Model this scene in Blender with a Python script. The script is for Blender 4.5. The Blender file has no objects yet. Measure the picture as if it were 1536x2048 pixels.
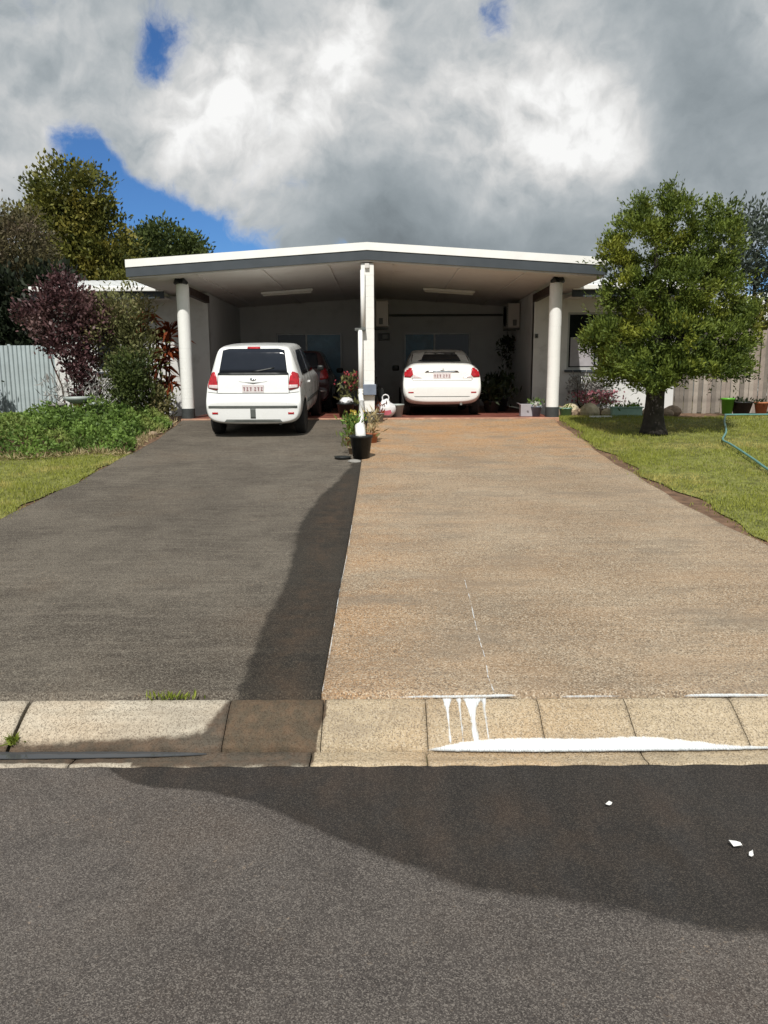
import bpy, bmesh, math, random
import numpy as np
from mathutils import Vector, Matrix
from mathutils.bvhtree import BVHTree
random.seed(7); RNG = np.random.default_rng(11)
R = math.radians
scene = bpy.context.scene
COL = scene.collection

# ------------------------------------------------------------------ camera
cam = bpy.data.cameras.new('camera'); cam_o = bpy.data.objects.new('camera', cam); COL.objects.link(cam_o)
cam_o.location = (0, 0, 1.7)
cam_o.matrix_world = Matrix.Translation((0, 0, 1.7)) @ Matrix.Rotation(R(90 - 9.9), 4, 'X') @ Matrix.Rotation(R(-0.25), 4, 'Z')
cam.sensor_fit = 'VERTICAL'; cam.sensor_height = 36; cam.lens = 36 * 1540 / 2048
cam.clip_start = 0.05; cam.clip_end = 3000
scene.camera = cam_o

# ------------------------------------------------------------------ sun, sky, exposure
SUN_EL, SUN_AZ = R(50), R(8)          # sun behind the camera, slightly to its left
sd = Vector((math.sin(SUN_AZ) * math.cos(SUN_EL), math.cos(SUN_AZ) * math.cos(SUN_EL), -math.sin(SUN_EL)))
sun = bpy.data.lights.new('sun', 'SUN'); sun.energy = 4.5; sun.angle = R(0.53); sun.color = (1, .965, .90)
sun_o = bpy.data.objects.new('sun', sun); COL.objects.link(sun_o)
sun_o.rotation_euler = sd.to_track_quat('-Z', 'Y').to_euler()
scene.view_settings.view_transform = 'Standard'; scene.view_settings.look = 'None'
scene.view_settings.exposure = 0.0; scene.view_settings.gamma = 1.0; scene.view_settings.use_curve_mapping = False
scene.cycles.max_bounces = 6; scene.cycles.diffuse_bounces = 3; scene.cycles.glossy_bounces = 3
scene.cycles.transparent_max_bounces = 8
SKY_STRENGTH = 0.1

class NT:
    """tiny node helper"""
    def __init__(s, tree): s.t = tree; s.n = tree.nodes; s.l = tree.links
    def add(s, typ, **kw):
        n = s.n.new(typ)
        for k, v in kw.items(): setattr(n, k, v)
        return n
    def put(s, sock, v):
        if isinstance(v, bpy.types.NodeSocket): s.l.new(v, sock)
        elif v is not None:
            if hasattr(sock.default_value, '__len__') and not hasattr(v, '__len__'): v = (v,) * len(sock.default_value)
            if hasattr(v, '__len__') and len(sock.default_value) == 4 and len(v) == 3: v = (*v, 1)
            sock.default_value = v
    def m(s, op, a, b=None, c=None, clamp=False):
        n = s.add('ShaderNodeMath', operation=op, use_clamp=clamp)
        s.put(n.inputs[0], a)
        if b is not None: s.put(n.inputs[1], b)
        if c is not None: s.put(n.inputs[2], c)
        return n.outputs[0]
    def v(s, op, a, b=None, scale=None):
        n = s.add('ShaderNodeVectorMath', operation=op); s.put(n.inputs[0], a)
        if b is not None: s.put(n.inputs[1], b)
        if scale is not None: s.put(n.inputs['Scale'], scale)
        return n.outputs['Value'] if op in ('DISTANCE', 'LENGTH', 'DOT_PRODUCT') else n.outputs[0]
    def noise(s, vec, scale, detail=4, rough=.55, dist=0, col=False):
        n = s.add('ShaderNodeTexNoise'); s.put(n.inputs['Vector'], vec)
        n.inputs['Scale'].default_value = scale; n.inputs['Detail'].default_value = detail
        n.inputs['Roughness'].default_value = rough; n.inputs['Distortion'].default_value = dist
        return n.outputs['Color'] if col else n.outputs[0]
    def step(s, x, lo, hi, smooth=True, a=0.0, b=1.0):
        n = s.add('ShaderNodeMapRange', interpolation_type='SMOOTHSTEP' if smooth else 'LINEAR')
        s.put(n.inputs['Value'], x); n.inputs['From Min'].default_value = lo; n.inputs['From Max'].default_value = hi
        n.inputs['To Min'].default_value = a; n.inputs['To Max'].default_value = b
        return n.outputs[0]
    def mix(s, f, a, b, blend='MIX'):
        n = s.add('ShaderNodeMix', data_type='RGBA', blend_type=blend)
        s.put(n.inputs[0], f); s.put(n.inputs[6], a); s.put(n.inputs[7], b)
        return n.outputs[2]
    def mapping(s, vec, scale=(1, 1, 1), loc=(0, 0, 0), rot=(0, 0, 0)):
        n = s.add('ShaderNodeMapping'); s.put(n.inputs[0], vec)
        n.inputs['Scale'].default_value = scale; n.inputs['Location'].default_value = loc; n.inputs['Rotation'].default_value = rot
        return n.outputs[0]
    def attr(s, name): return s.add('ShaderNodeAttribute', attribute_name=name).outputs['Fac']

world = bpy.data.worlds.new('World'); scene.world = world; world.use_nodes = True
W = NT(world.node_tree); W.n.clear()
sky = W.add('ShaderNodeTexSky', sky_type='NISHITA', sun_disc=False)
sky.sun_elevation = SUN_EL; sky.sun_rotation = R(180 + 8); sky.altitude = 600; sky.air_density = 1.0; sky.dust_density = .3; sky.ozone_density = 2.0
dirv = W.add('ShaderNodeTexCoord').outputs['Generated']
warp1 = W.v('SCALE', W.v('SUBTRACT', W.noise(dirv, 4.0, 4, .55, col=True), (.5, .5, .5)), scale=.10)
warp2 = W.v('SCALE', W.v('SUBTRACT', W.noise(W.v('ADD', dirv, warp1), 16.0, 6, .62, col=True), (.5, .5, .5)), scale=.026)
wv = W.v('ADD', W.v('ADD', dirv, warp1), warp2)
def blob(c, s, amp, vec=None):
    d = W.v('DISTANCE', vec or wv, c)
    e = W.m('POWER', 2.7182818, W.m('MULTIPLY', W.m('MULTIPLY', d, d), -1.0 / (s * s)))
    return W.m('MULTIPLY', e, amp)
def total(items, start):
    acc = start
    for c, s, a in items: acc = W.m('ADD', acc, blob(c, s, a))
    return acc
n_big = W.noise(wv, 3.2, 9, .60)
n_fine = W.noise(wv, 11.0, 9, .66)
base = W.m('ADD', W.m('MULTIPLY', W.m('SUBTRACT', n_big, .5), 1.0), W.m('MULTIPLY', W.m('SUBTRACT', n_fine, .5), 1.1))
dens = total([((-.228, .904, .361), .036, -.58), ((-.335, .905, .262), .034, -.44), ((-.310, .92, .235), .034, -.47), ((-.27, .943, .200), .038, -.54),
              ((-.235, .956, .182), .034, -.60), ((-.195, .97, .165), .045, -.70), ((-.14, .98, .150), .030, -.50), ((-.30, .945, .14), .07, -.60),
              ((.123, .916, .383), .030, -.62), ((.44, .893, .095), .05, -.75), ((-.06, .99, .143), .022, -.45), ((.06, .99, .140), .022, -.40), ((.14, .99, .138), .018, -.35),
              ((.08, .965, .25), .20, .15), ((.33, .90, .30), .22, .2)], W.m('ADD', base, .30))
cover = W.step(dens, -.20, .17)
# sunlit cloud flanks white, thick undersides grey; the relief comes from comparing the billows with those a little nearer the sun
def billow(off): return W.m('ADD', W.noise(W.v('ADD', wv, off), 4.6, 7, .53), W.m('MULTIPLY', W.noise(W.v('ADD', wv, off), 15.0, 6, .55), .22))
b0 = billow((0, 0, 0)); relief = W.m('SUBTRACT', b0, billow((-.004, -.006, .016)))
glow = total([((.21, .93, .300), .065, .32), ((.262, .927, .268), .05, .34), ((.17, .94, .28), .09, .22), ((.10, .955, .28), .10, .18), ((-.05, .94, .335), .05, .30), ((-.03, .93, .36), .04, .16),
               ((-.165, .935, .325), .045, .34), ((-.22, .935, .277), .045, .40), ((-.13, .95, .29), .07, .20), ((-.015, .92, .395), .022, .40), ((.02, .955, .29), .07, .14), ((-.10, .96, .25), .09, .16), ((.12, .965, .23), .08, .12), ((.40, .85, .36), .05, .3),
               ((.06, .98, .165), .12, -.28), ((-.05, .98, .17), .09, -.18), ((.20, .965, .165), .10, -.20), ((.32, .89, .325), .11, -.17), ((.42, .87, .28), .09, -.09), ((.03, .94, .337), .04, -.16), ((.36, .91, .22), .10, -.05), ((-.36, .88, .31), .13, .08), ((-.10, .91, .39), .08, -.02)], .0)
light = W.m('ADD', glow, W.m('MULTIPLY', W.m('ADD', W.m('MULTIPLY', relief, 2.6), W.m('MULTIPLY', W.m('SUBTRACT', b0, .61), .75)), W.m('ADD', W.m('MULTIPLY', W.m('MAXIMUM', glow, -.16), 2.0), .50)))
light = W.m('ADD', light, W.m('MULTIPLY', W.m('SUBTRACT', n_fine, .5), .26))
lum = W.step(light, -.44, .62, smooth=False, a=.15, b=1.0)
lum = W.m('ADD', lum, W.m('MULTIPLY', W.m('SUBTRACT', 1, cover), .12))
tint = W.mix(W.step(lum, .25, .8), (.84, .97, 1.05, 1), (1, 1, .99, 1))
cloud = W.v('SCALE', tint, scale=W.m('MULTIPLY', lum, .95 / SKY_STRENGTH))
skyc = W.v('MULTIPLY', sky.outputs[0], (.40, .66, .98))
bg = W.add('ShaderNodeBackground'); bg.inputs['Strength'].default_value = SKY_STRENGTH
W.l.new(W.mix(cover, skyc, cloud), bg.inputs['Color'])
W.l.new(bg.outputs[0], W.add('ShaderNodeOutputWorld').inputs[0])

# ------------------------------------------------------------------ materials
def new_mat(name):
    m = bpy.data.materials.new(name); m.use_nodes = True
    N = NT(m.node_tree); N.n.clear()
    p = N.add('ShaderNodeBsdfPrincipled'); out = N.add('ShaderNodeOutputMaterial'); N.l.new(p.outputs[0], out.inputs[0])
    return m, N, p
def mat(name, col, rough=.6, var=.12, scale=6, bump=0.0, bscale=60, metal=0.0, spec=.4, coat=0.0, dirt=None, dscale=2.5):
    m, N, p = new_mat(name)
    co = N.add('ShaderNodeTexCoord').outputs['Object']
    n = N.noise(co, scale, 5)
    dark = tuple(max(0, c * (1 - var * 1.6)) for c in col); lite = tuple(min(1, c * (1 + var * 1.2)) for c in col)
    c = N.mix(N.step(n, .3, .7, False), dark, lite)
    if dirt: c = N.mix(N.step(N.noise(co, dscale, 6, .65), .5, .8), c, dirt)
    N.put(p.inputs['Base Color'], c)
    N.put(p.inputs['Roughness'], N.step(N.noise(co, scale * 2.3, 3), .3, .7, False, max(.02, rough - .07), min(1, rough + .07)))
    p.inputs['Metallic'].default_value = metal; p.inputs['Specular IOR Level'].default_value = spec
    p.inputs['Coat Weight'].default_value = coat; p.inputs['Coat Roughness'].default_value = .06
    if bump:
        b = N.add('ShaderNodeBump'); b.inputs['Strength'].default_value = bump; b.inputs['Distance'].default_value = .01
        N.l.new(N.noise(co, bscale, 4), b.inputs['Height']); N.l.new(b.outputs[0], p.inputs['Normal'])
    return m
def leaf_mat(name, dark, lite, third=None, trans=.25, rough=.55):
    m, N, p = new_mat(name)
    t = N.attr('tint')
    c = N.mix(t, dark, lite)
    if third: c = N.mix(N.step(N.noise(N.add('ShaderNodeTexCoord').outputs['Object'], 1.1, 3), .5, .68), c, third)
    N.put(p.inputs['Base Color'], c); p.inputs['Roughness'].default_value = rough; p.inputs['Specular IOR Level'].default_value = .25
    tr = N.add('ShaderNodeBsdfTranslucent'); N.put(tr.inputs[0], c)
    mx = N.add('ShaderNodeMixShader'); mx.inputs[0].default_value = trans
    N.l.new(p.outputs[0], mx.inputs[1]); N.l.new(tr.outputs[0], mx.inputs[2])
    N.l.new(mx.outputs[0], N.n['Material Output'].inputs[0])
    return m
def asphalt_mat(name, lo, hi, stone, wetcol, grit, brown, streak=0.0):
    """bitumen with aggregate; attribute 'wet' marks where water has run over it, 'rust' where red soil has washed in"""
    m, N, p = new_mat(name)
    co = N.add('ShaderNodeTexCoord').outputs['Object']
    c = N.mix(N.step(N.noise(co, 1.1, 6, .62), .35, .68), lo, hi)
    c = N.mix(N.m('MULTIPLY', N.step(N.noise(N.v('ADD', co, (7, 3, 0)), .9, 5, .6), .5, .75), .55), c, brown)
    if streak:
        s = N.noise(N.mapping(co, (.6, 5, 1)), 3.0, 6, .65)
        c = N.mix(N.m('MULTIPLY', N.step(s, .45, .75), streak), c, tuple(x * 1.5 for x in hi))
    v = N.add('ShaderNodeTexVoronoi'); N.put(v.inputs['Vector'], co); v.inputs['Scale'].default_value = grit
    sep = N.add('ShaderNodeSeparateColor'); N.l.new(v.outputs['Color'], sep.inputs[0])
    stones = N.step(sep.outputs[0], .45, .95)
    c = N.mix(N.m('MULTIPLY', stones, .50), c, stone)
    c = N.mix(N.m('MULTIPLY', N.step(sep.outputs[1], .6, .9), .65), c, tuple(x * .38 for x in lo))
    g2 = N.noise(co, grit * .33, 3, .7)
    c = N.mix(N.m('MULTIPLY', N.step(g2, .55, .7), .18), c, stone)
    c = N.mix(N.m('MULTIPLY', N.step(g2, .45, .32), .22), c, tuple(x * .5 for x in lo))
    sp = N.noise(N.v('ADD', co, (2, 9, 4)), grit * .16, 4, .75); rg = N.step(N.noise(co, 2.3, 4, .6), .48, .66)
    c = N.mix(N.m('MULTIPLY', N.step(sp, .60, .70), N.m('ADD', .12, N.m('MULTIPLY', rg, .5))), c, (.36, .27, .19, 1))
    c = N.mix(N.m('MULTIPLY', N.step(N.noise(co, 5.5, 5, .65), .5, .72), .28), c, tuple(x * .55 for x in lo))
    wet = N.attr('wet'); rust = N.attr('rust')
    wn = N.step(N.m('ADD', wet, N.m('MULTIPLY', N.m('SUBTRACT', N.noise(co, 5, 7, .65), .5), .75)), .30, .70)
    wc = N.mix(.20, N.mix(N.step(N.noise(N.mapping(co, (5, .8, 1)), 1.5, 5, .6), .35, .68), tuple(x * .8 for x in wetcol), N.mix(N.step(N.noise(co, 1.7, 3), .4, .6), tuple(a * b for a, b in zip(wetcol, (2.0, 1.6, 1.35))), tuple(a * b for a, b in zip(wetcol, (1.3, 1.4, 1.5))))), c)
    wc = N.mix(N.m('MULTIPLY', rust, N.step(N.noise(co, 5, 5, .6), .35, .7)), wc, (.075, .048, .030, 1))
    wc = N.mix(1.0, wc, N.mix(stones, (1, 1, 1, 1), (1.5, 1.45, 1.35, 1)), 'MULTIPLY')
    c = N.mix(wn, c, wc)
    N.put(p.inputs['Base Color'], c)
    N.put(p.inputs['Roughness'], N.m('SUBTRACT', .92, N.m('MULTIPLY', wn, .12))); p.inputs['Specular IOR Level'].default_value = .25
    b = N.add('ShaderNodeBump'); b.inputs['Strength'].default_value = .35; b.inputs['Distance'].default_value = .004
    N.put(b.inputs['Height'], N.m('ADD', v.outputs['Distance'], g2)); N.l.new(b.outputs[0], p.inputs['Normal'])
    return m
def concrete_mat(name, lo, hi, orange, grit=90, spk=1.0):
    m, N, p = new_mat(name)
    co = N.add('ShaderNodeTexCoord').outputs['Object']
    c = N.mix(N.step(N.noise(co, .8, 6, .6), .33, .67), lo, hi)
    st = N.noise(N.mapping(co, (.35, 9, 1)), 3.0, 7, .68)
    c = N.mix(N.m('MULTIPLY', N.step(st, .44, .7), .42), c, tuple(x * .60 for x in lo))
    c = N.mix(N.m('MULTIPLY', N.step(N.noise(N.mapping(co, (.5, 6, 1), (3, 1, 0)), 2, 6, .65), .5, .72), .35), c, tuple(min(1, x * 1.3) for x in hi))
    rust = N.attr('rust')
    c = N.mix(N.m('MULTIPLY', rust, N.step(N.noise(N.mapping(co, (1, 1.6, 1)), 1.6, 6, .65), .28, .62)), c, orange)
    v = N.add('ShaderNodeTexVoronoi'); N.put(v.inputs['Vector'], co); v.inputs['Scale'].default_value = grit
    sep = N.add('ShaderNodeSeparateColor'); N.l.new(v.outputs['Color'], sep.inputs[0])
    c = N.mix(N.m('MULTIPLY', N.step(sep.outputs[0], .5, 1.0), .68 * spk), c, (.62, .54, .42, 1))
    c = N.mix(N.m('MULTIPLY', N.step(sep.outputs[1], .58, .9), .75 * spk), c, (.085, .064, .047, 1))
    g2 = N.noise(co, grit * .3, 4, .7)
    c = N.mix(N.m('MULTIPLY', N.step(g2, .46, .30), .5 * spk), c, (.12, .09, .06, 1))
    c = N.mix(N.m('MULTIPLY', N.step(N.noise(N.mapping(co, (.8, 2.2, 1)), 1.4, 6, .62), .46, .70), .6), c, (.19, .155, .118, 1))
    c = N.mix(N.m('MULTIPLY', N.step(N.noise(N.mapping(co, (.7, 1.5, 1), (5, 2, 0)), 1.2, 6, .62), .5, .72), .28), c, tuple(min(1, x * f) for x, f in zip(hi, (1.15, .98, .85))))
    pit = N.m('MULTIPLY', N.step(N.noise(N.mapping(co, (1, 3, 1)), 26, 4, .7),   .66, .74), .6 * spk); c = N.mix(pit, c, (.07, .052, .036, 1))
    wet = N.attr('wet')
    wn = N.step(N.m('ADD', wet, N.m('MULTIPLY', N.m('SUBTRACT', N.noise(co, 11, 6, .65), .5), .8)), .3, .7)
    c = N.mix(wn, c, N.mix(.14, N.mix(N.step(N.noise(co, 14, 5, .65), .35, .7), (.030, .022, .015, 1), (.075, .043, .025, 1)), c))
    N.put(p.inputs['Base Color'], c); p.inputs['Roughness'].default_value = .88; p.inputs['Specular IOR Level'].default_value = .25
    b = N.add('ShaderNodeBump'); b.inputs['Strength'].default_value = .45; b.inputs['Distance'].default_value = .006
    N.put(b.inputs['Height'], N.m('ADD', N.m('MULTIPLY', st, 1.2), N.m('ADD', v.outputs['Distance'], g2))); N.l.new(b.outputs[0], p.inputs['Normal'])
    return m
def glass_mat(name, col, rough=.05):
    m, N, p = new_mat(name)
    co = N.add('ShaderNodeTexCoord').outputs['Object']
    N.put(p.inputs['Base Color'], N.mix(N.noise(co, 2, 3), col, tuple(c * 1.5 for c in col)))
    N.put(p.inputs['Roughness'], N.step(N.noise(co, 8, 4), .3, .7, False, rough, rough + .04))
    p.inputs['Specular IOR Level'].default_value = .35
    return m

M = {}
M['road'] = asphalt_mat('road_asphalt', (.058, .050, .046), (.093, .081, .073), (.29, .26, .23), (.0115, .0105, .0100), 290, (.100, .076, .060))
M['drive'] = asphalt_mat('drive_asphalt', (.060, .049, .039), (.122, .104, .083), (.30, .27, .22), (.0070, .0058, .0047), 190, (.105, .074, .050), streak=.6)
M['conc'] = concrete_mat('drive_concrete', (.232, .174, .117), (.362, .284, .198), (.43, .22, .082), 150)
M['kerb_grey'] = concrete_mat('kerb_grey_concrete', (.40, .36, .285), (.52, .475, .39), (.38, .28, .18), 190, .75)
M['kerb_tan'] = concrete_mat('kerb_tan_concrete', (.40, .315, .205), (.49, .40, .275), (.42, .28, .15), 190, .75)
M['white'] = mat('white_paint', (.80, .80, .77), .5, .03, 3, .08, 40, dirt=(.62, .60, .55))
M['block'] = mat('painted_block', (.82, .82, .79), .6, .02, 9, .2, 70, dirt=(.74, .73, .69), dscale=4)
M['wall'] = mat('painted_wall', (.66, .66, .645), .75, .04, 1.5, .12, 50, dirt=(.46, .45, .43))
M['wall_in'] = mat('carport_wall', (.62, .62, .61), .85, .04, 1.2, .1, 40, dirt=(.50, .50, .49))
M['ceiling'] = mat('carport_ceiling', (.66, .63, .60), .7, .04, 1, dirt=(.56, .52, .49))
M['fascia'] = mat('fascia_grey', (.052, .062, .072), .5, .08, 3)
M['roof'] = mat('roof_white', (.80, .81, .80), .4, .04, 2, dirt=(.66, .66, .63))
M['gutter'] = mat('gutter_white', (.84, .84, .82), .4, .03, 4)
M['brown'] = mat('brown_timber', (.045, .028, .022), .6, .2, 8, .2)
M['dkbase'] = mat('dark_base_paint', (.045, .05, .05), .6, .15, 8, .2)
M['slab'] = mat('painted_red_floor', (.20, .065, .045), .55, .18, 2.5, .1, dirt=(.28, .14, .09))
M['sill'] = mat('slab_edge', (.42, .24, .16), .8, .2, 7, .3, dirt=(.30, .2, .15))
M['black'] = mat('black_rubber', (.014, .014, .014), .8, .2, 12)
M['plastic_black'] = mat('black_plastic', (.016, .018, .018), .45, .2, 9)
M['grey_trim'] = mat('grey_trim', (.10, .108, .10), .6, .1, 9)
M['carwhite'] = mat('car_white_paint', (.80, .81, .80), .28, .015, 2, coat=.6, dirt=(.74, .74, .71), dscale=1.6)
M['carcream'] = mat('car_ivory_paint', (.81, .81, .785), .28, .015, 2, coat=.6, dirt=(.76, .75, .69), dscale=1.6)
M['carmaroon'] = mat('car_maroon_paint', (.045, .014, .018), .3, .03, 2, coat=.6)
M['carglass'] = glass_mat('tinted_car_glass', (.012, .015, .022))
M['red'] = mat('red_lens', (.42, .012, .02), .15, .2, 20, coat=.8)
M['clear'] = mat('clear_lens', (.65, .55, .55), .15, .1, 20, coat=.8)
M['plate'] = mat('number_plate', (.72, .67, .67), .4, .04, 30)
M['maroon'] = mat('maroon_print', (.30, .15, .16), .5, .1)
M['chrome'] = mat('chrome', (.7, .7, .7), .18, .04, 9, metal=1)
M['alloy'] = mat('silver_rim', (.42, .42, .43), .35, .08, 9, metal=.7)
M['pane_dark'] = glass_mat('dark_pane', (.008, .010, .012), .08)
M['pane_blue'] = mat('blue_pane', (.11, .25, .36), .3, .25, 3)  # plain window pane with blue set in its base colour
M['alu'] = mat('aluminium_frame', (.42, .42, .41), .45, .06, 6, metal=.3)
M['ac'] = mat('ac_case', (.40, .38, .35), .5, .05, 5, dirt=(.3, .28, .25))
M['pvc'] = mat('white_pvc', (.82, .82, .80), .35, .03, 5, dirt=(.68, .66, .62))
M['paint_spill'] = mat('spilled_white_paint', (.82, .85, .86), .4, .05, 9, .2, 30)
def film_mat(name, col):
    m, N, p = new_mat(name); co = N.add('ShaderNodeTexCoord').outputs['Object']
    e = N.attr('edge'); n = N.noise(co, 22, 5, .6); n2 = N.noise(N.mapping(co, (110, 5, 1)), 1.5, 5, .65)
    a = N.step(N.m('ADD', e, N.m('MULTIPLY', N.m('SUBTRACT', n, .55), .016)), -.001, .0065)
    a = N.m('MULTIPLY', a, N.step(N.m('ADD', n2, N.m('MULTIPLY', e, 9)), .44, .70, True, .42, 1.0))
    N.put(p.inputs['Base Color'], N.mix(N.noise(co, 14, 4), tuple(c * .86 for c in col), col)); N.put(p.inputs['Alpha'], a); p.inputs['Roughness'].default_value = .45
    return m
M['paint_spill'] = film_mat('spilled_white_paint', (.82, .85, .86))
M['water'] = glass_mat('standing_water', (.05, .052, .055), .04)
M['soil'] = mat('red_brown_soil', (.16, .095, .058), .95, .3, 7, .7, 45, dirt=(.09, .06, .035))
M['lawn'] = mat('lawn_thatch', (.17, .18, .045), .95, .35, 5, .7, 60, dirt=(.19, .16, .065))
M['dirt'] = mat('earth', (.13, .11, .055), .95, .3, 1.5, .5, 20, dirt=(.09, .12, .04))
M['blade'] = leaf_mat('grass_blade', (.17, .20, .032), (.36, .375, .075), (.44, .38, .125), .3)
M['zinc'] = mat('pale_blue_steel', (.40, .46, .47), .5, .06, 4, dirt=(.33, .37, .37))
M['paling'] = mat('weathered_paling', (.27, .235, .20), .85, .2, 5, .4, 60, dirt=(.20, .165, .135))
M['bark'] = mat('grey_bark', (.040, .034, .030), .95, .35, 9, .9, 30, dirt=(.03, .025, .02))
M['stem'] = mat('brown_stem', (.07, .045, .03), .9, .3, 12, .5)
M['leaf_main'] = leaf_mat('bottlebrush_leaf', (.036, .062, .013), (.19, .245, .042), (.28, .30, .042), .30)
M['leaf_far'] = leaf_mat('dense_tree_leaf', (.030, .044, .010), (.20, .20, .04), (.23, .20, .04), .24)
M['leaf_far2'] = leaf_mat('dark_tree_leaf', (.022, .038, .012), (.125, .16, .042), None, .24)
M['leaf_brown'] = leaf_mat('dry_tree_leaf', (.055, .05, .025), (.15, .13, .06), (.13, .10, .065), .2)
M['leaf_blue'] = leaf_mat('grey_green_leaf', (.045, .06, .05), (.12, .15, .11), None, .25)
M['leaf_hedge'] = leaf_mat('hedge_leaf', (.008, .012, .006), (.022, .032, .014), None, .1)
M['leaf_purple'] = leaf_mat('purple_leaf', (.030, .014, .017), (.145, .072, .074), (.21, .13, .12), .22, .42)
M['leaf_olive'] = leaf_mat('olive_shrub_leaf', (.06, .066, .022), (.23, .235, .095), (.27, .22, .11), .28)
M['leaf_red'] = leaf_mat('copper_leaf', (.06, .014, .008), (.36, .085, .03), (.42, .16, .05), .35, .4)
M['leaf_cover'] = leaf_mat('ground_cover_leaf', (.055, .10, .020), (.20, .31, .065), (.24, .29, .08), .3)
M['leaf_lime'] = leaf_mat('lime_leaf', (.12, .17, .02), (.30, .34, .06), None, .3)
M['leaf_dark'] = leaf_mat('dark_pot_leaf', (.012, .018, .008), (.04, .055, .02), None, .15)
M['leaf_grey'] = leaf_mat('grey_twig', (.16, .15, .14), (.36, .35, .33), None, .15)
M['flower_pink'] = leaf_mat('pink_petal', (.34, .10, .13), (.62, .28, .32), None, .25)
M['flower_red'] = leaf_mat('red_petal', (.22, .02, .03), (.45, .07, .09), None, .2)
M['flower_yellow'] = leaf_mat('yellow_petal', (.42, .30, .03), (.75, .62, .22), None, .25)
M['flower_white'] = leaf_mat('white_petal', (.5, .5, .45), (.8, .8, .75), None, .25)
M['straw'] = leaf_mat('dry_straw', (.25, .20, .10), (.46, .38, .21), None, .2)
M['rock_cream'] = mat('sandstone', (.58, .50, .34), .85, .2, 5, .5, 25, dirt=(.30, .23, .15))
M['rock_tan'] = mat('brown_stone', (.30, .22, .15), .85, .25, 5, .5, 25, dirt=(.18, .13, .09))
M['rock_grey'] = mat('grey_stone', (.26, .25, .23), .85, .2, 5, .5, 25, dirt=(.14, .14, .13))
M['terracotta'] = mat('terracotta', (.42, .16, .075), .75, .15, 8, .2)
M['mint'] = mat('mint_plastic', (.30, .46, .38), .45, .08, 6)
M['green_pot'] = mat('bright_green_plastic', (.10, .34, .03), .4, .1, 6)
M['bluegrey'] = mat('blue_grey_plastic', (.17, .20, .26), .45, .12, 6)
M['palegrey'] = mat('pale_grey_plastic', (.36, .40, .38), .5, .08, 6)
M['mauve'] = mat('mauve_grey_card', (.36, .34, .36), .7, .08, 6)
M['bag'] = mat('white_bag_film', (.74, .74, .75), .35, .06, 5, .3, 15)
M['bagred'] = mat('red_bag_print', (.42, .10, .13), .45, .15, 5)
M['yellow'] = mat('yellow_plastic', (.46, .35, .06), .5, .15, 6)
M['hose'] = mat('teal_hose', (.12, .27, .25), .45, .1, 15)
M['scoot_red'] = mat('dark_red_paint', (.20, .015, .02), .3, .1, 4, coat=.5)
M['vinyl'] = mat('black_vinyl', (.02, .02, .02), .5, .15, 20, .2)
M['paper'] = mat('white_paper', (.78, .78, .76), .8, .05, 30)
M['tube'] = mat('light_diffuser', (.62, .60, .56), .5, .03, 6)

# ------------------------------------------------------------------ object helpers
def link(o, parent=None):
    COL.objects.link(o)
    if parent: o.parent = parent
    return o
def tag(o, label=None, cat=None, group=None, kind=None):
    if label: o['label'] = label
    if cat: o['category'] = cat
    if group: o['group'] = group
    if kind: o['kind'] = kind
    return o
def thing(name, label, cat, loc=(0, 0, 0), rz=0, group=None):
    o = link(bpy.data.objects.new(name, None)); o.location = loc; o.rotation_euler = (0, 0, rz); o.empty_display_size = .1
    return tag(o, label, cat, group)
def obj(name, bm, m, parent=None, smooth=False, loc=None):
    me = bpy.data.meshes.new(name); bm.to_mesh(me); bm.free()
    for x in (m if isinstance(m, list) else [m]): me.materials.append(M[x])
    if smooth: me.shade_smooth()
    o = link(bpy.data.objects.new(name, me), parent)
    if loc: o.location = loc
    return o
def box(bm, c, s, bevel=0.0, rot=None):
    mx = Matrix.Translation(c)
    if rot is not None: mx = mx @ rot
    g = bmesh.ops.create_cube(bm, size=1, matrix=mx @ Matrix.Diagonal((*s, 1)))
    if bevel:
        es = list({e for v in g['verts'] for e in v.link_edges})
        bmesh.ops.bevel(bm, geom=es, offset=bevel, segments=2, affect='EDGES', profile=.5)
    return bm
def mbox(c, s, bevel=0.0, rot=None): return box(bmesh.new(), c, s, bevel, rot)
def prism(bm, poly, y0, y1):
    """polygon in x,z extruded along y"""
    a = [bm.verts.new((x, y0, z)) for x, z in poly]; b = [bm.verts.new((x, y1, z)) for x, z in poly]
    n = len(poly); bm.faces.new(a); bm.faces.new(b[::-1])
    for i in range(n): bm.faces.new((a[i], b[i], b[(i + 1) % n], a[(i + 1) % n]))
    bmesh.ops.recalc_face_normals(bm, faces=bm.faces[:]); return bm
def lathe(bm, prof, seg=20, axis='Z', mx=None):
    rings = []
    for r, z in prof:
        ring = []
        for k in range(seg):
            t = 2 * math.pi * k / seg
            p = {'Z': (r * math.cos(t), r * math.sin(t), z), 'X': (z, r * math.cos(t), r * math.sin(t)), 'Y': (r * math.cos(t), z, r * math.sin(t))}[axis]
            ring.append(bm.verts.new(mx @ Vector(p) if mx else p))
        rings.append(ring)
    for a, b in zip(rings, rings[1:]):
        for k in range(seg): bm.faces.new((a[k], a[(k + 1) % seg], b[(k + 1) % seg], b[k]))
    for ring in (rings[0], rings[-1]):
        try: bm.faces.new(ring)
        except ValueError: pass
    bmesh.ops.recalc_face_normals(bm, faces=bm.faces[:]); return bm
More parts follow.
